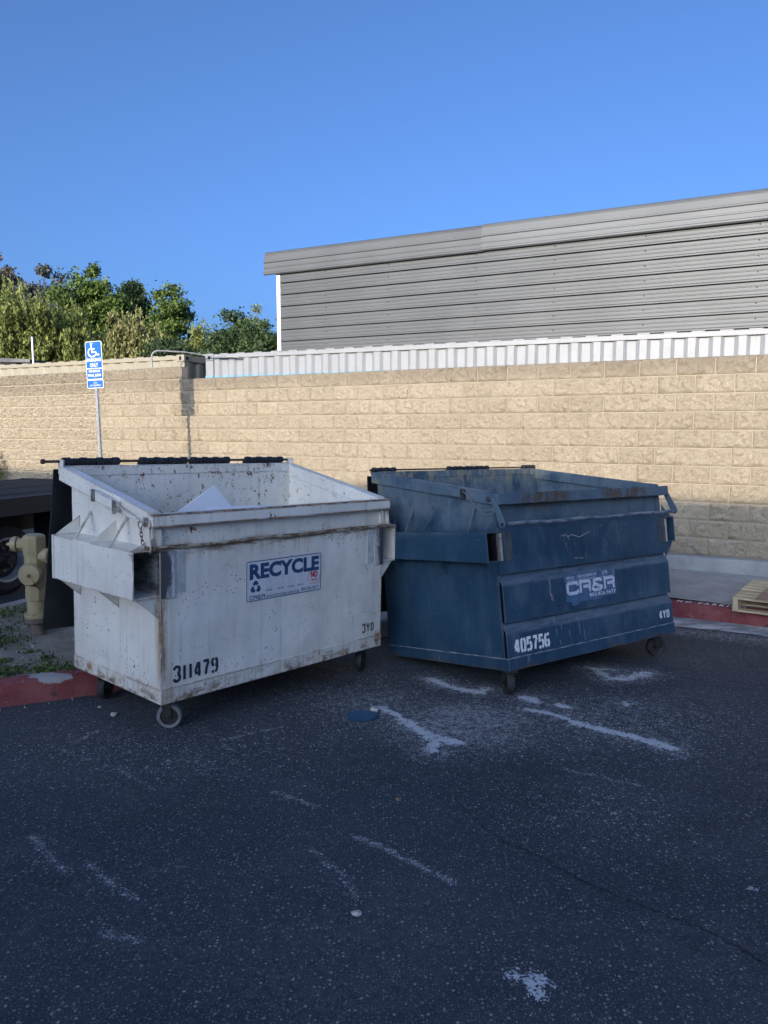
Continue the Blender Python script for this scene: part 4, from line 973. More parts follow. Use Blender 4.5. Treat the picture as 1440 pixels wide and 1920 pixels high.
    m = MB(); m.prism([(x0, z1), (x1, z1), (x1 + .004, z0 + .012), (x1 - .14, z0 + .006), (x1 - .17, z0 - .006), (x0 + .16, z0 - .004), (x0 + .13, z0 - .02), (x0 + .07, z0 - .028), (x0 + .06, z0 + .0), (x0 + .01, z0 + .01)], 1, -.0014, -.0004); dc = m.build('company_sticker', 'decal_blue', r)
    dc['label'] = 'faded blue company sticker with pale block lettering'
    off(glyphs('CR&R', x0 + .022, x1 - .012, z0 + .058, z0 + .140, .0112, .16), -.003).build('logo_lettering', 'decal_ink', dc)
    off(text_mb('800.826.9677', x0 + .255, x1 - .004, z0 + .018, z0 + .046, .03, 1.15), -.003).build('phone_lettering', 'decal_ink', dc)
    off(text_mb('500 LB', x0 + .022, x0 + .10, z0 + .166, z0 + .182, .02), -.003).build('small_lettering', 'decal_ink', dc)
    off(text_mb('NO HAZARDOUS', x0 + .148, x0 + .345, z0 + .165, z0 + .186, .02), -.003).build('small_lettering', 'decal_ink', dc)
    off(text_mb('LEVEL', x0 + .41, x0 + .475, z0 + .170, z0 + .190, .02), -.003).build('small_lettering', 'decal_ink', dc)
    off(text_mb('WEIGHT LIMIT', x0 + .022, x0 + .105, z0 + .152, z0 + .159, .01), -.003).build('small_lettering', 'decal_ink', dc)
    off(text_mb('MATERIALS ACCEPTED', x0 + .152, x0 + .335, z0 + .150, z0 + .158, .01), -.003).build('small_lettering', 'decal_ink', dc)
    off(text_mb('FULL ONLY', x0 + .41, x0 + .475, z0 + .156, z0 + .162, .01), -.003).build('small_lettering', 'decal_ink', dc)
    m = MB(); ribbon(m, [(x0 + .02, z0 + .145), (x1 - .01, z0 + .147)], .0012, -.003); ribbon(m, [(x0 + .135, z0 + .147), (x0 + .135, z0 + .186)], .0012, -.0031); ribbon(m, [(x1 - .01, z0 + .15), (x1 - .01, z0 + .19)], .0012, -.0031); m.build('sticker_rule', 'decal_ink', dc)
    off(glyphs('405756', .062, .391, .110, .194, .0098, .26), -.0012).build('stencil_number', 'white_ink', r)
    off(glyphs('4YD', 1.655, 1.78, .128, .186, .0062, .34), -.0012).build('stencil_size', 'white_ink', r)
    # gouges where the paint is gone
    def gouge(pts, w):
        m = MB(); ribbon(m, pts, w * .62, -.0012); m.build('scratch', 'scratch_grey', r)
    gouge([(.60, .845), (.645, .852), (.672, .834), (.70, .848), (.74, .84), (.79, .825), (.84, .838), (.90, .858)], .004)
    gouge([(.665, .836), (.678, .812)], .003); gouge([(.44, .555), (.446, .52), (.440, .47), (.450, .43)], .006); gouge([(.45, .455), (.468, .43), (.458, .41), (.447, .425)], .004)
    gouge([(.72, .682), (.755, .678)], .004); gouge([(.77, .677), (.82, .673)], .003); gouge([(1.02, .945 - .06), (1.06, .90)], .0025); gouge([(.845, .40 + .31), (.85, .66)], .002)
    for (x, a, b) in ((.47, .22, .17), (.52, .24, .20), (.60, .19, .14), (.71, .23, .14), (.76, .17, .09), (.45, .30, .26), (.50, .135, .10)): gouge([(x, a), (x + .006, b)], .0028)
    return r
t_ = NT('worn_blue_bar'); o_ = t_.coord(); n_ = t_.noise(t_.mapv(o_, (14, 40, 40)), 1.0, 5, .7)
M['worn_blue_bar'] = t_.bsdf(t_.mix(t_.ss(n_, .4, .6), (0.07, 0.10, 0.14), (0.24, 0.26, 0.28)), .5, .2)
t_ = NT('blue_weld'); o_ = t_.coord(); n_ = t_.noise(o_, 12, 4)
M['blue_weld'] = t_.bsdf(t_.mix(t_.ss(n_, .35, .6), (0.05, 0.09, 0.14), (0.27, 0.28, 0.29)), .6)
t_ = NT('wear_steel'); o_ = t_.coord(); n_ = t_.noise(t_.mapv(o_, (18, 18, 7)), 1.0, 5, .7)
M['wear_steel'] = t_.bsdf(t_.mix(t_.ss(n_, .4, .6), (0.022, 0.045, 0.07), (0.085, 0.09, 0.092)), .5, .3)
simple('bright_steel', (0.55, 0.50, 0.44), .32, .85, .2, 20, .1)
bd = blue_dumpster()

# sheets of packing foam in the white dumpster
PMw = wd.matrix_world.copy()
def in_bin(m): return m.xf(PMw)
m = MB(); th = .018
P0 = [Vector((.36, .40, .98)), Vector((.93, .50, .965)), Vector((.72, .60, 1.15))]
def slab3(P, th):
    n = (P[1] - P[0]).cross(P[2] - P[0]).normalized() * th; k = len(P); m = MB()
    m.add(list(P) + [p + n for p in P], [tuple(range(k))[::-1], tuple(range(k, 2 * k))] + [(i, (i + 1) % k, k + (i + 1) % k, k + i) for i in range(k)]); return m
foam = in_bin(slab3([Vector((.22, .43, .95)), Vector((.98, .55, .93)), Vector((.80, .64, 1.185))], th)).build('foam_board', 'paper_white', None, False, .003)
tag(foam, 'bright white foam board corner sticking up inside the white dumpster', 'foam board', 'white packing foam in the bin')
f2 = in_bin(slab3([Vector((.28, .10, 1.0)), Vector((1.55, .12, .985)), Vector((1.35, .42, 1.022)), Vector((.62, .46, 1.045))], .02)).build('foam_board', 'paper_white', None, False, .003)
tag(f2, 'long flat white foam board lying just below the white dumpster rim', 'foam board', 'white packing foam in the bin')

# ------------------------------------------------------------------ fire hydrant
def hydrant():
    x, y = -2.835, 6.163; g = gz(y) + .128
    r = empty('fire_hydrant', Matrix.Translation((x, y, g - .01)) @ Matrix.Rotation(R(12), 4, 'Z') @ Matrix.Scale(1.10, 4))
    tag(r, 'tan yellow fire hydrant with capped nozzles on the dirt bed left of the white dumpster', 'fire hydrant')
    hp = 'hydrant_paint'; K = .86
    def L(prof, n=24, mat=None, ph=0.0): m = MB(); m.lathe([(a * K, b) for a, b in prof], n, mat, True, ph); return m
    L([(.062, 0), (.062, .10), (.066, .10)], 20).build('stub_pipe', 'hydrant_stub', r, True)
    L([(.092, .098), (.098, .104), (.098, .128), (.090, .134)], 24).build('break_flange', 'hydrant_stub', r, True)
    L([(.100, .135), (.106, .140), (.106, .160), (.098, .168), (.085, .170)], 24).build('base_flange', hp, r, True)
    for k in range(6):
        a = R(60 * k + 20); MB().lathe([(.011, 0), (.011, .012), (.006, .016)], 6, Matrix.Translation((.092 * K * math.cos(a), .092 * K * math.sin(a), .163))).build('flange_bolt', hp, r, False)
    # barrel: round foot, octagonal shaft, octagonal head
    n = 8; ph = R(22.5)
    L([(.084, .168), (.080, .20), (.078, .28)], 24).build('lower_barrel', hp, r, True)
    L([(.092, .272), (.090, .30), (.088, .38), (.084, .43)], n, None, ph).build('shaft', hp, r, False, .004)
    L([(.084, .425), (.086, .50), (.086, .60), (.094, .64), (.094, .735), (.086, .752), (.060, .76)], n, None, ph).build('head', hp, r, False, .006)
    def nozzle(ang, z, rr, ln, tilt=0):
        mt = Matrix.Translation((0, 0, z)) @ Matrix.Rotation(R(ang), 4, 'Z') @ Matrix.Rotation(math.pi / 2, 4, 'Y')
        L([(rr * .95, .03), (rr * .90, ln)], 8, mt, ph).build('nozzle', hp, r, False, .004)
        c = L([(rr * 1.02, ln + .001), (rr * 1.1, ln + .004), (rr * 1.1, ln + .03), (rr * .98, ln + .044), (rr * .3, ln + .050)], 24, mt).build('nozzle_cap', hp, r, True)
        L([(.017, ln + .046), (.015, ln + .080), (.011, ln + .084)], 5, mt).build('cap_nut', hp, c)
        return mt
    nozzle(-100, .475, .088, .075)        # big pumper outlet towards the street
    nozzle(170, .685, .060, .115); nozzle(-24, .60, .060, .085)
    m = MB(); m.tube([(.02, -.17, .44), (.03, -.16, .40), (.05, -.12, .37), (.065, -.08, .375)], .003, 6); m.build('cap_chain', 'dark_steel', r, True)
hydrant()

# ------------------------------------------------------------------ flatbed truck
def truck():
    d = Vector((.375, .927)); nrm = Vector((-.927, .375)); o0 = Vector((-4.02, 8.1)); g = gz(9)
    Mx = Matrix(((d.x, nrm.x, 0, o0.x), (d.y, nrm.y, 0, o0.y), (0, 0, 1, g), (0, 0, 0, 1)))
    r = empty('flatbed_truck', Mx)
    tag(r, 'dark flatbed truck with plank deck parked behind the fire hydrant', 'truck')
    zt = 1.10; L0, L1, Wd = -2.6, 2.42, 2.35
    n = 13; pw = Wd / n
    me = MB().box(L0 + .06, L1 - .03, .003, pw - .006, 0, .035).mesh('plank', 'dark_wood2')
    for k in range(n):
        o = link('plank', me, r); o.location = (0, .04 + k * (Wd - .08) / n, zt - .037 + random.uniform(-.003, .003))
    m = MB(); m.box(L0, L1, -.03, .035, zt - .19, zt + .004); m.build('side_rail', 'truck_rail', r, False, .006)
    m = MB(); m.box(L0, L1, Wd - .035, Wd + .03, zt - .19, zt + .004); m.build('side_rail', 'truck_rail', r, False, .006)
    m = MB(); m.box(L1, L1 + .06, -.03, Wd + .03, zt - .19, zt + .012); m.build('rear_rail', 'truck_rail', r, False, .006)
    for y in (.62, Wd - .82):
        m = MB(); m.box(L0 - 2, L1 - .1, y, y + .14, zt - .46, zt - .21); m.build('chassis_rail', 'dark_steel', r, False, .004)
    for k in range(8):
        m = MB(); m.box(L0 + .3 + k * .62, L0 + .38 + k * .62, .05, Wd - .05, zt - .2, zt - .045); m.build('cross_member', 'dark_steel', r)
    w0 = Mx.inverted() @ Vector((-4.276, 8.469, g)); ax = w0.x
    for (px_, y0, sg) in ((ax, w0.y, -1), (ax, Wd - w0.y, 1)):
        mt = Matrix.Translation((px_, y0 + (-sg) * .0, .39)) @ Matrix.Rotation(-math.pi / 2 * (1 if sg == 1 else -1), 4, 'X')
        t = MB(); t.lathe([(.235, -.10), (.33, -.115), (.378, -.09), (.39, -.05), (.39, .05), (.378, .09), (.33, .115), (.235, .10)], 40, mt, False)
        wh = t.build('wheel', 'rubber', r, True)
        q = MB(); q.lathe([(.245, .104), (.250, .112), (.225, .108), (.215, .06), (.205, .02)], 40, mt, False); q.build('rim_ring', 'rim_paint', wh, True)
        q = MB(); q.lathe([(.206, .022), (.15, .045), (.10, .03), (.09, .075), (.075, .10), (.03, .105)], 32, mt, True); q.build('hub', 'dark_steel', wh, True)
        for k in range(8):
            a = R(45 * k); MB().lathe([(.014, 0), (.014, .025), (.008, .03)], 6, mt @ Matrix.Translation((.125 * math.cos(a), .125 * math.sin(a), .035))).build('wheel_nut', 'worn_steel', wh)
    m = MB(); m.tube([(ax, .2, .39), (ax, Wd - .2, .39)], .06, 10); m.build('axle', 'dark_steel', r, True)
    for y in (.1, Wd - .5):
        m = MB(); m.box(ax + .62, ax + .635, y, y + .42, .12, zt - .2); m.build('mud_flap', 'black_plastic', r)
    m = MB(); m.box(L0 - .05, L0, -.02, Wd + .02, zt - .19, zt + 1.1); m.build('headboard', 'truck_rail', r, False, .01)
simple('truck_rail', (0.02, 0.02, 0.022), .55, .1, .3, 6, .1)
mat_wood('dark_wood2', (0.018, 0.017, 0.017), (0.045, 0.042, 0.041), 0)
truck()

# ------------------------------------------------------------------ parking sign
def parking_sign():
    x, y = -3.965, 10.8
    r = empty('parking_sign', Matrix.Translation((x, y, gz(9))) @ Matrix.Rotation(R(-25), 4, 'Z') @ Matrix.Rotation(R(-1.2), 4, 'Y'))
    tag(r, 'blue and white wheelchair parking sign on a galvanised post before the block wall', 'sign')
    g = gz(9); z0 = 2.28 - g; zs = 2.402 - g; z1 = 2.925 - g
    m = MB(); m.prism([(-.022, 0.004), (-.022, .03), (-.032, .03), (-.032, .034), (-.018, .034), (-.018, .008), (.018, .008), (.018, .034), (.032, .034), (.032, .03), (.022, .03), (.022, .004)], 2, -.3, z1 - .03); m.build('post', 'galvanised', r)
    hw = .1525
    def plate(a, b, rad):
        p = MB(); p.prism(rrect(-hw, hw, a, b, rad), 1, -.002, .0025); o = p.build('sign_plate', 'sign_white', r)
        p = MB(); p.prism(rrect(-hw + .011, hw - .011, a + .010, b - .010, rad * .75), 1, -.0035, -.0022); p.build('sign_face', 'sign_blue', o); return o
    main = plate(zs, z1, .028); van = plate(z0, zs - .004, .022)
    H_ = z1 - zs
    def Z(f): return z1 - f * H_
    # wheelchair symbol
    m = MB(); c = Z(.29)
    P = [(-.022 + .075 * math.cos(R(a)) * 1.0, c + .058 * math.sin(R(a))) for a in range(112, 343, 11)]
    ribbon(m, P, .0105, -.0046)
    ribbon(m, [(-.034, Z(.115)), (-.026, Z(.285)), (.040, Z(.285)), (.072, Z(.365)), (.105, Z(.35))], .0115, -.0048); ribbon(m, [(-.03, Z(.20)), (.028, Z(.20))], .009, -.0050)
    m.add([(-.036 + .020 * math.cos(2 * math.pi * i / 14), -.0046, Z(.075) + .020 * math.sin(2 * math.pi * i / 14)) for i in range(14)], [tuple(range(14))])
    m.build('wheelchair_symbol', 'sign_white', main)
    off(text_mb('PARKING', -.128, .128, Z(.535), Z(.44), .035), -.005).build('sign_lettering', 'sign_white', main)
    off(text_mb('ONLY', -.075, .075, Z(.675), Z(.57), .035), -.005).build('sign_lettering', 'sign_white', main)
    m = MB(); m.box(-hw + .008, hw - .008, -.0045, -.0037, Z(.725), Z(.70)); m.build('sign_rule', 'sign_white', main)
    off(text_mb('MINIMUM', -.105, .105, Z(.815), Z(.75), .03), -.005).build('sign_lettering', 'sign_white', main)
    off(text_mb('FINE $250', -.12, .12, Z(.935), Z(.855), .03), -.005).build('sign_lettering', 'sign_white', main)
    off(text_mb('VAN', -.038, .038, z0 + .066, z0 + .084, .02), -.005).build('sign_lettering', 'sign_white', van)
    off(text_mb('ACCESSIBLE', -.105, .105, z0 + .033, z0 + .052, .02), -.005).build('sign_lettering', 'sign_white', van)
    for z in (z1 - .03, zs + .03, z0 + .018, zs - .02): MB().lathe([(.007, 0), (.007, .004), (.003, .006)], 8, Matrix.Translation((0, -.0036, z)) @ Matrix.Rotation(math.pi / 2, 4, 'X')).build('bolt', 'galvanised', r)
parking_sign()

# ------------------------------------------------------------------ containers behind the wall
def container(name, label, A, yaw, Ln, flip, mat, stripe=None, pitch=.32):
    """A: front corner that shows (left end if flip is False, right end if True)"""
    zb, Hh, Dp = .47, 2.59, 2.44
    r = empty(name, loc=(A[0], A[1], zb), rz=yaw); tag(r, label, 'container', 'shipping containers behind the wall')
    s = -1 if flip else 1
    def X(a, b): return (s * a, s * b) if s == 1 else (s * b, s * a)
    x0, x1 = X(0, Ln)
    m = MB(); a, b = X(.18, Ln - .18); m.box(a, b, .0, .09, Hh - .085, Hh - .012); m.build('top_rail', mat, r, False, .006)
    m = MB(); m.box(a, b, 0, .09, 0, .16); m.build('bottom_rail', mat, r, False, .006)
    # corrugated side
    def corr(L, pitch):
        P = []; q = 0
        while q < L: P += [(q, .02), (q + pitch * .30, .02), (q + pitch * .45, .062), (q + pitch * .82, .062)]; q += pitch
        return [p for p in P if p[0] < L] + [(L, .02)]
    P = corr(Ln - .36, pitch); m = MB(); k = len(P)
    vs = [(s * (.18 + p), y, z) for z in (.16, Hh - .085) for p, y in P]; m.add(vs, [((i, i + 1, k + i + 1, k + i) if s == 1 else (k + i, k + i + 1, i + 1, i)) for i in range(k - 1)]); m.build('side_panel', mat, r)
    if stripe:
        m = MB(); zs0, zs1 = stripe; off_ = .004
        vs = [(s * (.18 + p), y - off_, z) for z in (zs0, zs1) for p, y in P]; m.add(vs, [(i, i + 1, k + i + 1, k + i) for i in range(k - 1)]); m.build('painted_stripe', 'container_blue', r)
        m = MB(); a, b = X(-.004, .165); m.box(a, b, -.008, -.004, zs0, zs1); m.build('painted_stripe', 'container_blue', r)
    # roof sheet with raised corrugations showing over the rail
    m = MB(); a, b = X(.1, Ln - .1); m.box(a, b, .05, Dp - .05, Hh - .03, Hh - .016); q = .3
    while q < Ln - .4:
        a, b = X(q, q + .17); m.box(a, b, .03, Dp - .06, Hh - .016, Hh + .004); q += .36
    m.build('roof', mat, r)
    # end walls
    for e in (0, Ln):
        m = MB(); P2 = [(.02, .0)]; q = .15
        inw = .05
        pts = []; q = .14
        while q < Dp - .3: pts += [(q, 0), (q + .10, 0), (q + .15, inw), (q + .24, inw)]; q += .29
        pts.append((Dp - .14, 0)); kk = len(pts)
        xx = [(s * (e + (w + .02 if e == 0 else -w - .02))) for _, w in pts]
        vs = [(xx[i], pts[i][0], z) for z in (.1, Hh - .1) for i in range(kk)]; fs = [(i, i + 1, kk + i + 1, kk + i) for i in range(kk - 1)]
        m.add(vs, fs); m.build('end_panel', mat, r)
        a, b = X(e if e == 0 else e - .1, e + .1 if e == 0 else e); m = MB(); m.box(a, b, .16, Dp - .16, Hh - .12, Hh - .01); m.build('end_rail', mat, r, False, .006)
        for y in (0, Dp - .16):
            a, b = X(e if e == 0 else e - .17, e + .17 if e == 0 else e); m = MB(); m.box(a, b, y, y + .155, .12, Hh - .12); m.build('corner_post', mat, r, False, .01)
            for z in (0, Hh - .118):
                a2, b2 = X((e if e == 0 else e - .178) - .003, (e + .178 if e == 0 else e) + .003); c = MB(); c.box(a2, b2, y - .006, y + .162, z, z + .118 + (.004 if z else 0)); cb = c.build('corner_casting', mat, r, False, .008)
                if y == 0:
                    h = MB(); cx = (a2 + b2) / 2; h.prism([(cx + .028 * math.cos(t), z + .058 + .042 * math.sin(t)) for t in np.linspace(0, 2 * math.pi, 15)[:-1]], 1, y - .0085, y - .0065); h.build('casting_hole', 'crack_fill', cb)
                    h = MB(); xe = (a2 if (s == 1) == (e == 0) else b2); sgx = -1 if (s == 1) == (e == 0) else 1
                    xa, xb = sorted((xe + sgx * .0005, xe + sgx * .0025)); h.prism([(y + .078 + .034 * math.cos(t), z + .058 + .036 * math.sin(t)) for t in np.linspace(0, 2 * math.pi, 15)[:-1]], 0, xa, xb); h.build('casting_hole', 'crack_fill', cb)
    return r
wc = container('shipping_container', 'white corrugated shipping container with thin blue stripe behind the block wall', (-3.247, 14.206), R(-24.36), 12.19, False, 'white_container', (2.00, 2.20))
cc = container('shipping_container', 'cream corrugated shipping container behind the higher left part of the wall', (-3.661, 14.31), R(-27.2), 12.19, True, 'cream_container', None, .33)
m = MB(); m.prism(rrect(-.86, -.76, 2.02, 2.24, .04), 1, .008, .018); m.build('rust_oval', 'rust_brown', cc) if 'rust_brown' in M else (simple('rust_brown', (0.36, 0.19, 0.13), .8), m.build('rust_oval', 'rust_brown', cc))  # thin raised oval added for the rust mark on the cream container
# bent conduit between wall and containers
c0 = Vector((-4.06, 13.65))
m = MB(); P = [(c0.x, c0.y, .2), (c0.x, c0.y, 2.95)]
for k in range(1, 7):
    a = R(90 * k / 6); P.append((c0.x + .12 * (1 - math.cos(a)), c0.y + .02 * (1 - math.cos(a)), 2.95 + .12 * math.sin(a)))
P += [(c0.x + .55, c0.y + .12, 3.055), (-3.22, 13.95, 3.02), (-2.55, 13.78, 2.97)]
m.tube(P, .015, 8)
tag(m.build('conduit_pipe', 'galvanised', None, True), 'bent grey metal pipe rising behind the wall in front of the containers', 'pipe')

# ------------------------------------------------------------------ grey metal carport
def carport():
    A = Vector((-2.517, 18.529)); yaw = R(-27.38)
    r = empty('metal_carport', loc=(A.x, A.y, 0), rz=yaw)
    tag(r, 'large grey metal carport building with horizontal ribbed siding rising behind the containers', 'building')
    L = 16.0; pitch = .268; ztop = 5.34; seam = 5.0
    def strip(x0, x1, z0, z1, dy, name='siding_panel', roofpts=None):
        h = z1 - z0
        prof = [(.05, z0 + .001), (.05, z0 + .016), (-.032, z0 + .022), (-.032, z0 + .046), (-.002, z0 + .066), (-.002, z0 + h * .42), (-.009, z0 + h * .45), (-.009, z0 + h * .49), (-.002, z0 + h * .52), (-.002, z0 + h * .70), (-.009, z0 + h * .73), (-.009, z0 + h * .77), (-.002, z0 + h * .80), (-.004, z1 - .004), (.05, z1 - .002)]
        m = MB(); k = len(prof); nx = 12; vs = []
        for i in range(nx + 1):
            x = x0 + (x1 - x0) * i / nx
            for (y, z) in prof: vs.append((x, y + dy + .0014 * math.sin(x * 1.1 + z0 * 3), z))
        m.add(vs, [(i * k + j, (i + 1) * k + j, (i + 1) * k + j + 1, i * k + j + 1) for i in range(nx) for j in range(k - 1)])
        o = m.build(name, 'grey_siding', r, False); return o
    z = ztop
    while z > .3:
        strip(.11, seam, z - pitch, z, 0); strip(seam - .05, L, z - pitch, z, -.007); z -= pitch
    # screws in rows
    for x in (1.35, 2.95, 4.97, 6.6, 8.3, 10.2):
        z = ztop - .09
        while z > 2.8:
            MB().lathe([(.013, 0), (.013, .004), (.006, .010)], 8, Matrix.Translation((x, -.011, z)) @ Matrix.Rotation(math.pi / 2, 4, 'X')).build('screw', 'dark_steel', r); z -= pitch
    # roof sheets rolling down over the eave
    def roof(x0, x1, lift, name='roof_sheet', mt='grey_siding'):
        prof = [(-.085, ztop - .06), (-.115, ztop - .035), (-.115, ztop - .01), (-.088, ztop + .01), (-.082, ztop + .09), (-.092, ztop + .10), (-.092, ztop + .12), (-.078, ztop + .13), (-.074, ztop + .215), (-.100, ztop + .230), (-.097, ztop + .255), (-.066, ztop + .270), (-.050, ztop + .40), (-.058, ztop + .425), (-.040, ztop + .455), (.0, ztop + .480), (.05, ztop + .495), (.19, ztop + .475), (2.2, ztop + .80), (4.4, ztop + 1.0)]
        m = MB(); k = len(prof); nx = 10; vs = []
        for i in range(nx + 1):
            x = x0 + (x1 - x0) * i / nx
            for (y, zz) in prof: vs.append((x, y - lift, zz + lift))
        m.add(vs, [(i * k + j, (i + 1) * k + j, (i + 1) * k + j + 1, i * k + j + 1) for i in range(nx) for j in range(k - 1)])
        o = m.build(name, mt, r, False); o.modifiers.new('solid', 'SOLIDIFY').thickness = .004; return o
    roof(-.30, seam + .15, 0); roof(seam + .1, L + .3, .012, 'roof_sheet', 'pale_siding')
    m = MB(); m.box(0, .10, -.012, .10, 0, ztop + .02); m.build('corner_trim', 'sign_white', r, False, .004)
    m = MB(); m.box(.0, .10, 8.0, 8.10, 0, ztop + .02); m.build('corner_trim', 'sign_white', r)
    # left gable end wall and frame posts
    m = MB(); m.prism([(.11, .2), (8.0, .2), (8.0, ztop), (4.4, ztop + .97), (2.2, ztop + .77), (.19, ztop + .44), (.11, ztop)], 0, .03, .05); m.build('gable_panel', 'grey_siding', r)
    m = MB()
    for x in (L - .1,): m.box(x, x + .1, 0.01, .1, 0, ztop)
    m.build('frame_post', 'galvanised', r)
carport()

# low dark-roofed shed and thin pole at the far left
sr = empty('shed', loc=(-13.5, 24.0, 0)); tag(sr, 'low shed with a dark roof seen above the cream container at far left', 'shed')
m = MB(); m.box(-4, 2.2, 0, 4, 0, 3.75); m.build('shed_wall', 'stucco', sr)
m = MB(); m.add([(-5, -.4, 4.02), (2.8, -.4, 3.78), (2.8, 4.4, 3.86), (-5, 4.4, 4.10), (-5, -.4, 3.86), (2.8, -.4, 3.68), (2.8, 4.4, 3.7), (-5, 4.4, 3.9)], [(0, 1, 2, 3), (7, 6, 5, 4), (0, 4, 5, 1), (1, 5, 6, 2), (2, 6, 7, 3), (3, 7, 4, 0)]); m.build('shed_roof', 'shed_roof', sr)
m = MB(); m.tube([(-9.95, 22.2, 0), (-9.97, 22.2, 4.28)], .03, 8, True, .03)
tag(m.build('white_pole', 'sign_white', None, True), 'thin white upright pole in front of the pepper trees at left', 'pole')

# ------------------------------------------------------------------ pallet and cardboard
def pallet():
    yaw = math.atan2(-.573, .82); o0 = Vector((3.235, 7.00)); z = slab_z(3.4, 7.2)
    r = empty('wooden_pallet', loc=(o0.x, o0.y, z + .003), rz=yaw); tag(r, 'pale wooden pallet on the concrete slab by the red kerb', 'pallet')
    Lx, Ly = 1.22, 1.02
    for k in range(3):
        x = .0 + k * (Lx - .045) / 2; m = MB(); m.box(x, x + .045, 0, Ly, .018, .113); m.build('stringer', 'pale_wood', r, False, .002)
    bw = .10; n = 7
    for k in range(n):
        y = k * (Ly - bw) / (n - 1); m = MB(); m.box(-.004, Lx + .004, y - .003, y + bw, .1135, .1315); m.build('deck_board', 'pale_wood', r, False, .002)
    for k in range(4):
        y = k * (Ly - bw) / 3; m = MB(); m.box(-.003, Lx + .003, y - .002, y + bw, 0, .0175); m.build('bottom_board', 'pale_wood', r, False, .002)
    c = empty('cardboard_sheet', r.matrix_world @ Matrix.Translation((.19, -.035, .133)) @ Matrix.Rotation(R(-1.5), 4, 'Z'))
    tag(c, 'flattened brown cardboard box with clear tape lying on the pallet', 'cardboard')
    m = MB(); nx, ny = 8, 8; vs = []
    for s_ in (0, 1):
        for j in range(ny + 1):
            for i in range(nx + 1): vs.append((i / nx * .95, j / ny * .98, .012 * math.sin(i * .7) * math.sin(j * .5 + .4) ** 2 * .5 + .006 + s_ * .008))
    k = nx + 1; B = k * (ny + 1); fs = []
    for j in range(ny):
        for i in range(nx): q = (j * k + i, j * k + i + 1, (j + 1) * k + i + 1, (j + 1) * k + i); fs += [q[::-1], tuple(B + a for a in q)]
    for i in range(nx): fs += [(i, i + 1, B + i + 1, B + i), (ny * k + i + 1, ny * k + i, B + ny * k + i, B + ny * k + i + 1)]
    for j in range(ny): fs += [(j * k + k, j * k, B + j * k, B + j * k + k), (j * k + nx, j * k + k + nx, B + j * k + k + nx, B + j * k + nx)]
    m.add(vs, fs); m.build('sheet', 'cardboard', c, True)
    for y in (.33, .62):
        m = MB(); m.box(.0, .95, y, y + .05, .0205, .0215); m.build('tape_strip', 'tape', c)
pallet()

# ------------------------------------------------------------------ utility cover, stones
def cover():
    x, y = -.137, 4.53; r = empty('valve_cover', loc=(x, y, gz(y) + .002)); r.rotation_euler = (math.atan(-.035), 0, R(15))
    tag(r, 'round blue ridged valve cover set in the asphalt between the dumpsters', 'valve cover')
    MB().lathe([(.098, 0), (.100, .006), (.090, .008), (.088, .003)], 32).build('ring', 'cover_blue', r, True)
    MB().lathe([(.001, .0035), (.087, .0035)], 32, None, False).build('plate', 'cover_blue', r, True)
    for k in range(-5, 6):
        w = math.sqrt(max(0, .082 ** 2 - (k * .0145) ** 2)); m = MB(); m.box(-w, w, k * .0145 - .0035, k * .0145 + .0035, .004, .0085); m.build('ridge', 'cover_blue', r, False, .0015)
cover()
def rock(x, y, s, mat, label, flat=.6, seed=1):
    bm = bmesh.new(); bmesh.ops.create_icosphere(bm, subdivisions=2, radius=s); r_ = random.Random(seed)
    for v in bm.verts:
        k = 1 + r_.uniform(-.22, .22); v.co = Vector((v.co.x * k * 1.25, v.co.y * k, v.co.z * k * flat))
    me = bpy.data.meshes.new('stone'); bm.to_mesh(me); bm.free(); me.materials.append(M[mat])
    o = link('stone', me); o.location = (x, y, gz(y) + s * flat * .75); o.rotation_euler = (0, 0, seed); tag(o, label, 'stone')
rock(-.096, 2.504, .014, 'stone', 'small pale stone lying alone in the foreground asphalt', .7, 3)
rock(.067, 3.396, .012, 'brown_stone', 'small brown chip of stone in the middle of the asphalt', .5, 5)
rock(-1.655, 4.545, .020, 'stone', 'pale angular stone beside the white dumpster front wheel', .6, 8)
rock(-.06, 4.64, .030, 'stone', 'flat pale stone against the blue valve cover', .45, 11)
rock(-1.80, 4.70, .011, 'stone', 'tiny pale stone near the left kerb and dumpster caster', .6, 14)
rock(2.62, 7.26, .03, 'cardboard', 'brown scrap lying in the gutter under the right red kerb', .3, 17)

# ------------------------------------------------------------------ foliage
def leaves(centres, sizes, name, mat, parent, aspect=1.8, droop=0.0, seed=0):
    r = np.random.default_rng(seed); n = len(centres)
    ax = r.normal(0, 1, (n, 3)); ax[:, 2] -= droop * 2.2; ax /= np.linalg.norm(ax, axis=1, keepdims=True)
    q = r.normal(0, 1, (n, 3)); b = np.cross(ax, q); b /= np.linalg.norm(b, axis=1, keepdims=True) + 1e-9
    l = (sizes * aspect / 2)[:, None]; w = (sizes / 2)[:, None]
    P = np.stack([centres - ax * l, centres + b * w, centres + ax * l, centres - b * w], 1).reshape(-1, 3)
    me = bpy.data.meshes.new(name); me.vertices.add(n * 4); me.vertices.foreach_set('co', P.ravel())
    me.loops.add(n * 4); me.loops.foreach_set('vertex_index', np.arange(n * 4)); me.polygons.add(n)
    me.polygons.foreach_set('loop_start', np.arange(n) * 4); me.polygons.foreach_set('loop_total', np.full(n, 4)); me.update()
    me.materials.append(M[mat]); return link(name, me, parent)
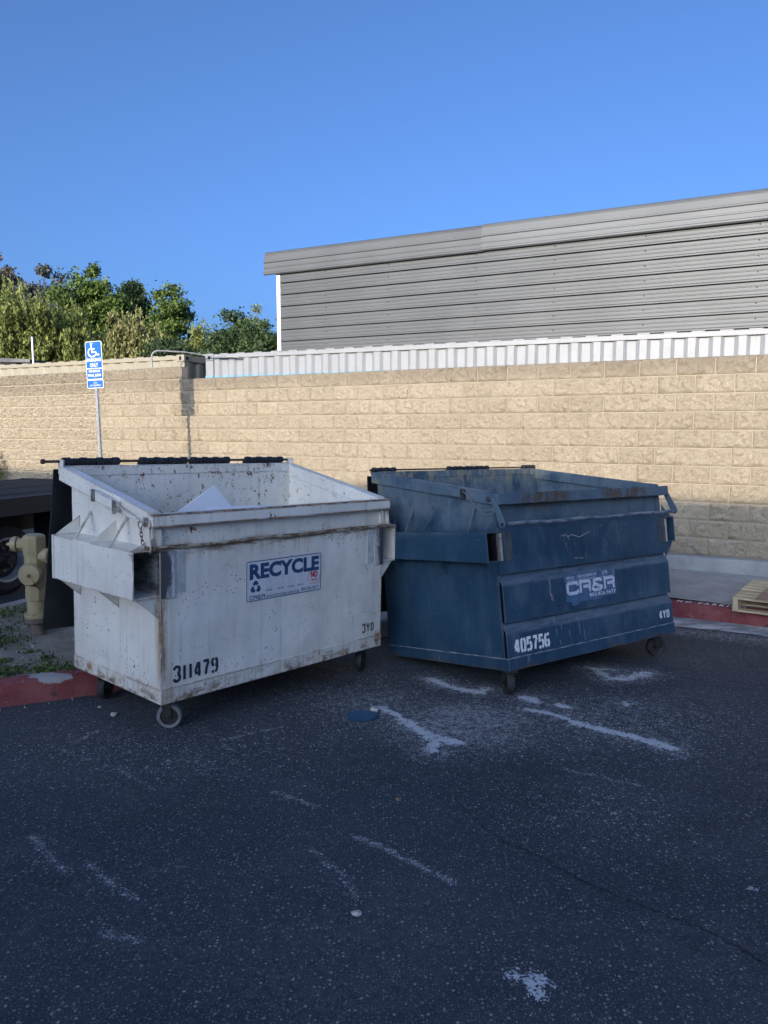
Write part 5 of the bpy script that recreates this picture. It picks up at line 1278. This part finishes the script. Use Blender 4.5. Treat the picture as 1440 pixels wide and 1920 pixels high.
def tree(name, label, cx, y, ztop, width, mat, kind, zlow=1.0, seed=0, n_cl=70, leaf=.13, per=170, sparse=1.0):
    r = np.random.default_rng(seed); root = empty(name, loc=(cx, y, .2)); tag(root, label, 'tree', 'trees beyond the containers')
    H_ = ztop - .2; rz = (H_ - zlow) / 2; zc = zlow + rz; rx = width / 2
    C = []; ph = r.uniform(0, 6.28, 4)
    n_cl = int(n_cl * 1.7)
    while len(C) < n_cl:
        p = r.uniform(-1, 1, 3); d = np.linalg.norm(p)
        if d > 1: continue
        taper = (1 / max(.35, math.sqrt(1 - p[2] * p[2] * .8))) ** .55 if p[2] > 0 else 1
        az = math.atan2(p[1], p[0])
        k = .86 + .13 * math.sin(3 * az + ph[0] + 2.2 * p[2]) + .12 * math.sin(6.5 * p[2] + ph[1] + az) + r.normal(0, .07)
        C.append((p[0] * rx * taper * k, p[1] * rx * taper * k, zc + p[2] * rz * .93))
    C.append((r.uniform(-.2, .2) * rx, 0, H_ - .25)); C = np.array(C)
    pts = []; szs = []
    for c in C:
        cr = r.uniform(.7, 1.3) * .30 * (rx / 1.7) ** .6 * sparse
        nl = int(per * (.35 + 1.1 * r.random()))
        if kind == 'pepper':
            ns = max(6, nl // 12); o = r.normal(0, cr * .8, (ns, 3)); ln = r.uniform(.25, .85, ns)
            for k in range(ns):
                t = r.random(14); q = c + o[k] + np.stack([r.normal(0, .05, 14), r.normal(0, .05, 14), -t * ln[k]], 1); pts.append(q); szs.append(r.uniform(.5, 1.0, 14) * leaf * .62)
        else:
            tw = r.normal(0, 1, 3); tw /= np.linalg.norm(tw)
            q = c + r.normal(0, 1, (nl, 3)) * cr * np.array([.62, .62, .5]) + tw * (r.normal(0, .55 * cr, (nl, 1)))
            pts.append(q); szs.append(r.uniform(.5, 1.2, nl) * leaf)
    P = np.concatenate(pts); Sz = np.concatenate(szs)
    P[:, 2] = np.maximum(P[:, 2], .1)
    leaves(P, Sz, 'crown', mat, root, 2.6 if kind == 'pepper' else 1.7, 1.0 if kind == 'pepper' else .15, seed + 1)
    m = MB(); tr = .05 * width ** .8 + .05
    bend = [(0, 0, -.3), (r.normal(0, .08), r.normal(0, .08), zc * .4), (r.normal(0, .2), r.normal(0, .2), zc * .9), (r.normal(0, .25), r.normal(0, .2), H_ - .8)]
    m.tube(bend, tr, 10, True, tr * .2)
    for c in C[:: max(1, len(C) // 16)]:
        s0 = Vector(bend[1]).lerp(Vector(bend[2]), r.uniform(.2, 1)); e = Vector(c); mid = s0.lerp(e, .55) + Vector((0, 0, .15 * (e - s0).length)); m.tube([s0, mid, e], tr * .38, 6, True, tr * .06)
    m.build('trunk', 'bark', root, True)
    return root
def at(px, Y): return (px - 720) / 1442 * Y
def ht(py, Y): return EYE + (800 - py) / 1442 * Y * 1.008
T = [  # name, label, px, top, width px, depth, material, kind, low, clumps, per, leaf
 ('pepper_tree', 'yellow-green drooping pepper tree filling the left edge of the tree line', 48, 540, 150, 35, 'leaf_pepper', 'pepper', .6, 130, 260, .15),
 ('pepper_tree', 'rounded yellow-green pepper tree just left of the blue parking sign', 150, 582, 118, 36, 'leaf_pepper', 'pepper', .6, 100, 240, .15),
 ('pepper_tree', 'olive pale pepper tree just right of the blue parking sign', 256, 592, 118, 34, 'leaf_olive', 'pepper', .6, 100, 240, .15),
 ('pepper_tree', 'small pale green tree between the pepper trees and the dark bushy tree', 380, 612, 84, 36, 'leaf_pepper', 'pepper', .6, 60, 190, .14),
 ('eucalyptus_tree', 'tallest grey-brown eucalyptus tree at the far left', 12, 486, 92, 52, 'leaf_brown', 'round', 2.5, 62, 190, .20),
 ('eucalyptus_tree', 'grey-green eucalyptus tree behind the left pepper trees', 102, 513, 100, 50, 'leaf_grey', 'round', 2.5, 80, 230, .18),
 ('ash_tree', 'bright green leafy tree with sunlit top above the parking sign', 188, 514, 98, 44, 'leaf_green', 'round', 2.0, 85, 260, .17),
 ('ash_tree', 'dark green tree close to the right of the bright green leafy tree', 256, 541, 84, 47, 'leaf_dark', 'round', 2.0, 75, 240, .17),
 ('ash_tree', 'slim green tree with gaps standing before open sky', 326, 546, 76, 44, 'leaf_green', 'round', 1.5, 62, 200, .16),
 ('bushy_tree', 'dense dark bushy tree left of the grey carport wall', 448, 590, 104, 34, 'leaf_dark', 'round', .5, 110, 300, .12),
 ('bushy_tree', 'lower dark green tree touching the grey carport corner', 500, 606, 70, 33, 'leaf_dark', 'round', .5, 70, 260, .12),
 ('wispy_tree', 'thin wispy pale tree tip rising behind the dark bushy tree', 484, 578, 40, 42, 'leaf_pepper', 'round', 3.0, 26, 50, .11),
 ('bushy_tree', 'low dark shrub-like tree behind the conduit pipe and container corner', 330, 640, 90, 33, 'leaf_dark', 'round', .3, 60, 220, .12),
 ('bushy_tree', 'low dark shrub-like tree behind the parking sign and cream container', 195, 640, 110, 40, 'leaf_dark', 'round', .3, 60, 220, .13),
 ('pepper_tree', 'yellow-green pepper tree partly cut off by the left picture edge', -70, 560, 130, 35, 'leaf_pepper', 'pepper', .6, 70, 200, .15),
]
for i, (nm, lb, px_, top, wpx, Y, mt, kd_, low_, ncl, per, lf) in enumerate(T):
    tree(nm, lb, at(px_, Y), Y, ht(top, Y), wpx / 1442 * Y * (1.18 if kd_ == 'pepper' else 1.38), mt, kd_, low_, 40 + i * 7, ncl, lf * (1 if kd_ == 'pepper' else .82), int(per * (1 if kd_ == 'pepper' else 1.4)))
# shrub at the wall foot on the left
sx = wall_pt(-5.35, -.45); sr_ = empty('shrub', loc=(sx.x, sx.y, gz(9))); tag(sr_, 'low leafy green shrub against the block wall behind the truck deck', 'shrub')
r_ = np.random.default_rng(5); P = r_.normal(0, 1, (900, 3)); P /= np.linalg.norm(P, axis=1, keepdims=True); P = P * (r_.random(900) ** .4)[:, None] * np.array([.50, .30, .62]) + np.array([0, 0, .78]); P[:, 2] += .12 * np.sin(P[:, 0] * 9)
leaves(P, r_.uniform(.03, .065, 900), 'foliage', 'leaf_pepper', sr_, 1.7, 0, 6)
m = MB()
for k in range(9): m.tube([(0, 0, 0), tuple(P[k * 20] * .6 + np.array([0, 0, .15])), tuple(P[k * 20])], .008, 5, True, .002)
m.build('stems', 'bark', sr_, True)

# weeds on the dirt bed
def weeds():
    r = np.random.default_rng(11); pts = []; sz = []
    spots = [(-2.55, 5.02, .16, 260), (-2.30, 5.10, .10, 130), (-2.12, 5.10, .12, 150), (-1.98, 5.06, .07, 90), (-2.42, 5.35, .08, 80), (-3.05, 5.85, .22, 420), (-3.35, 6.2, .25, 380), (-3.0, 6.6, .18, 260), (-3.45, 6.9, .2, 240), (-3.2, 7.1, .2, 220), (-2.2, 5.75, .08, 70), (-2.12, 5.55, .07, 80), (-2.62, 5.55, .05, 50), (-2.0, 5.25, .05, 60), (-2.8, 4.85, .14, 220), (-3.4, 5.3, .3, 340), (-2.30, 6.1, .12, 120), (-2.7, 5.3, .05, 40)]
    for (x, y, s, n) in spots:
        q = np.stack([r.normal(x, s * .6, n), r.normal(y, s * .45, n), np.zeros(n)], 1); q[:, 2] = np.array([gz(b) for b in q[:, 1]]) + .130 + np.abs(r.normal(0, .012 + s * .07, n)); pts.append(q); sz.append(r.uniform(.010, .026, n))
    P = np.concatenate(pts); o = leaves(P, np.concatenate(sz), 'weeds', 'leaf_weed', None, 1.6, -.2, 12); tag(o, 'patchy low green weeds growing on the dirt bed', 'weeds', kind='stuff')
weeds()
# dirt crumbs and grit along the kerb feet
def grit():
    r = random.Random(4); m = MB()
    for k in range(420):
        if k < 260:
            t = r.random() * .98; i = int(t * (len(kp) - 1)); p = kp[i]; n = N_[i]; d = abs(r.gauss(0, .06)) + .008; x, y, z = p[0] - n[0] * d, p[1] - n[1] * d, 0
            if x < -3.4: continue
        else:
            x, y, z = r.uniform(-3.2, -1.9), r.uniform(4.9, 6.5), 0
            if y < 5.05 + (x + 2.2) * .6: continue
            z = .128
        s = r.uniform(.003, .009); g = gz(y) + z + s * .4
        m.add([(x - s, y, g), (x, y - s, g), (x + s, y, g), (x, y + s, g), (x, y, g + s * .8)], [(0, 1, 4), (1, 2, 4), (2, 3, 4), (3, 0, 4)])
    tag(m.build('grit', 'stone'), 'scattered grit and crumbs along the kerbs', 'grit', kind='stuff')
grit()

# ------------------------------------------------------------------ the building behind the viewer, whose shade covers the yard
def warehouse():
    yaw = math.atan2(WD_.y, WD_.x); o0 = WN * -14.0 + WD_ * -2.0; Hh = 5.03
    r = empty('warehouse', loc=(o0.x, o0.y, 0), rz=yaw); tag(r, 'long low stucco warehouse facing the yard from behind the viewer', 'building')
    m = MB(); m.box(-12, 10, -14, 0, 0, Hh - .25); m.build('wall', 'stucco', r)
    m = MB(); m.box(-12.15, 10.15, -14.15, .15, Hh - .25, Hh); m.build('parapet', 'concrete', r, False, .02)
    for k in range(4):
        x = -10.5 + k * 3.2; m = MB(); m.box(x, x + 1.8, -.02, .02, 1.0, 2.3); w = m.build('window', 'dark_glass', r)
        m = MB(); m.box(x - .06, x + 1.86, .021, .05, .92, .995); m.box(x - .06, x + 1.86, .021, .05, 2.305, 2.37); m.build('window_frame', 'galvanised', w)
    m = MB(); m.box(3.6, 6.6, -.01, .03, 0, 3.0); m.build('roller_door', 'galvanised', r)
warehouse()
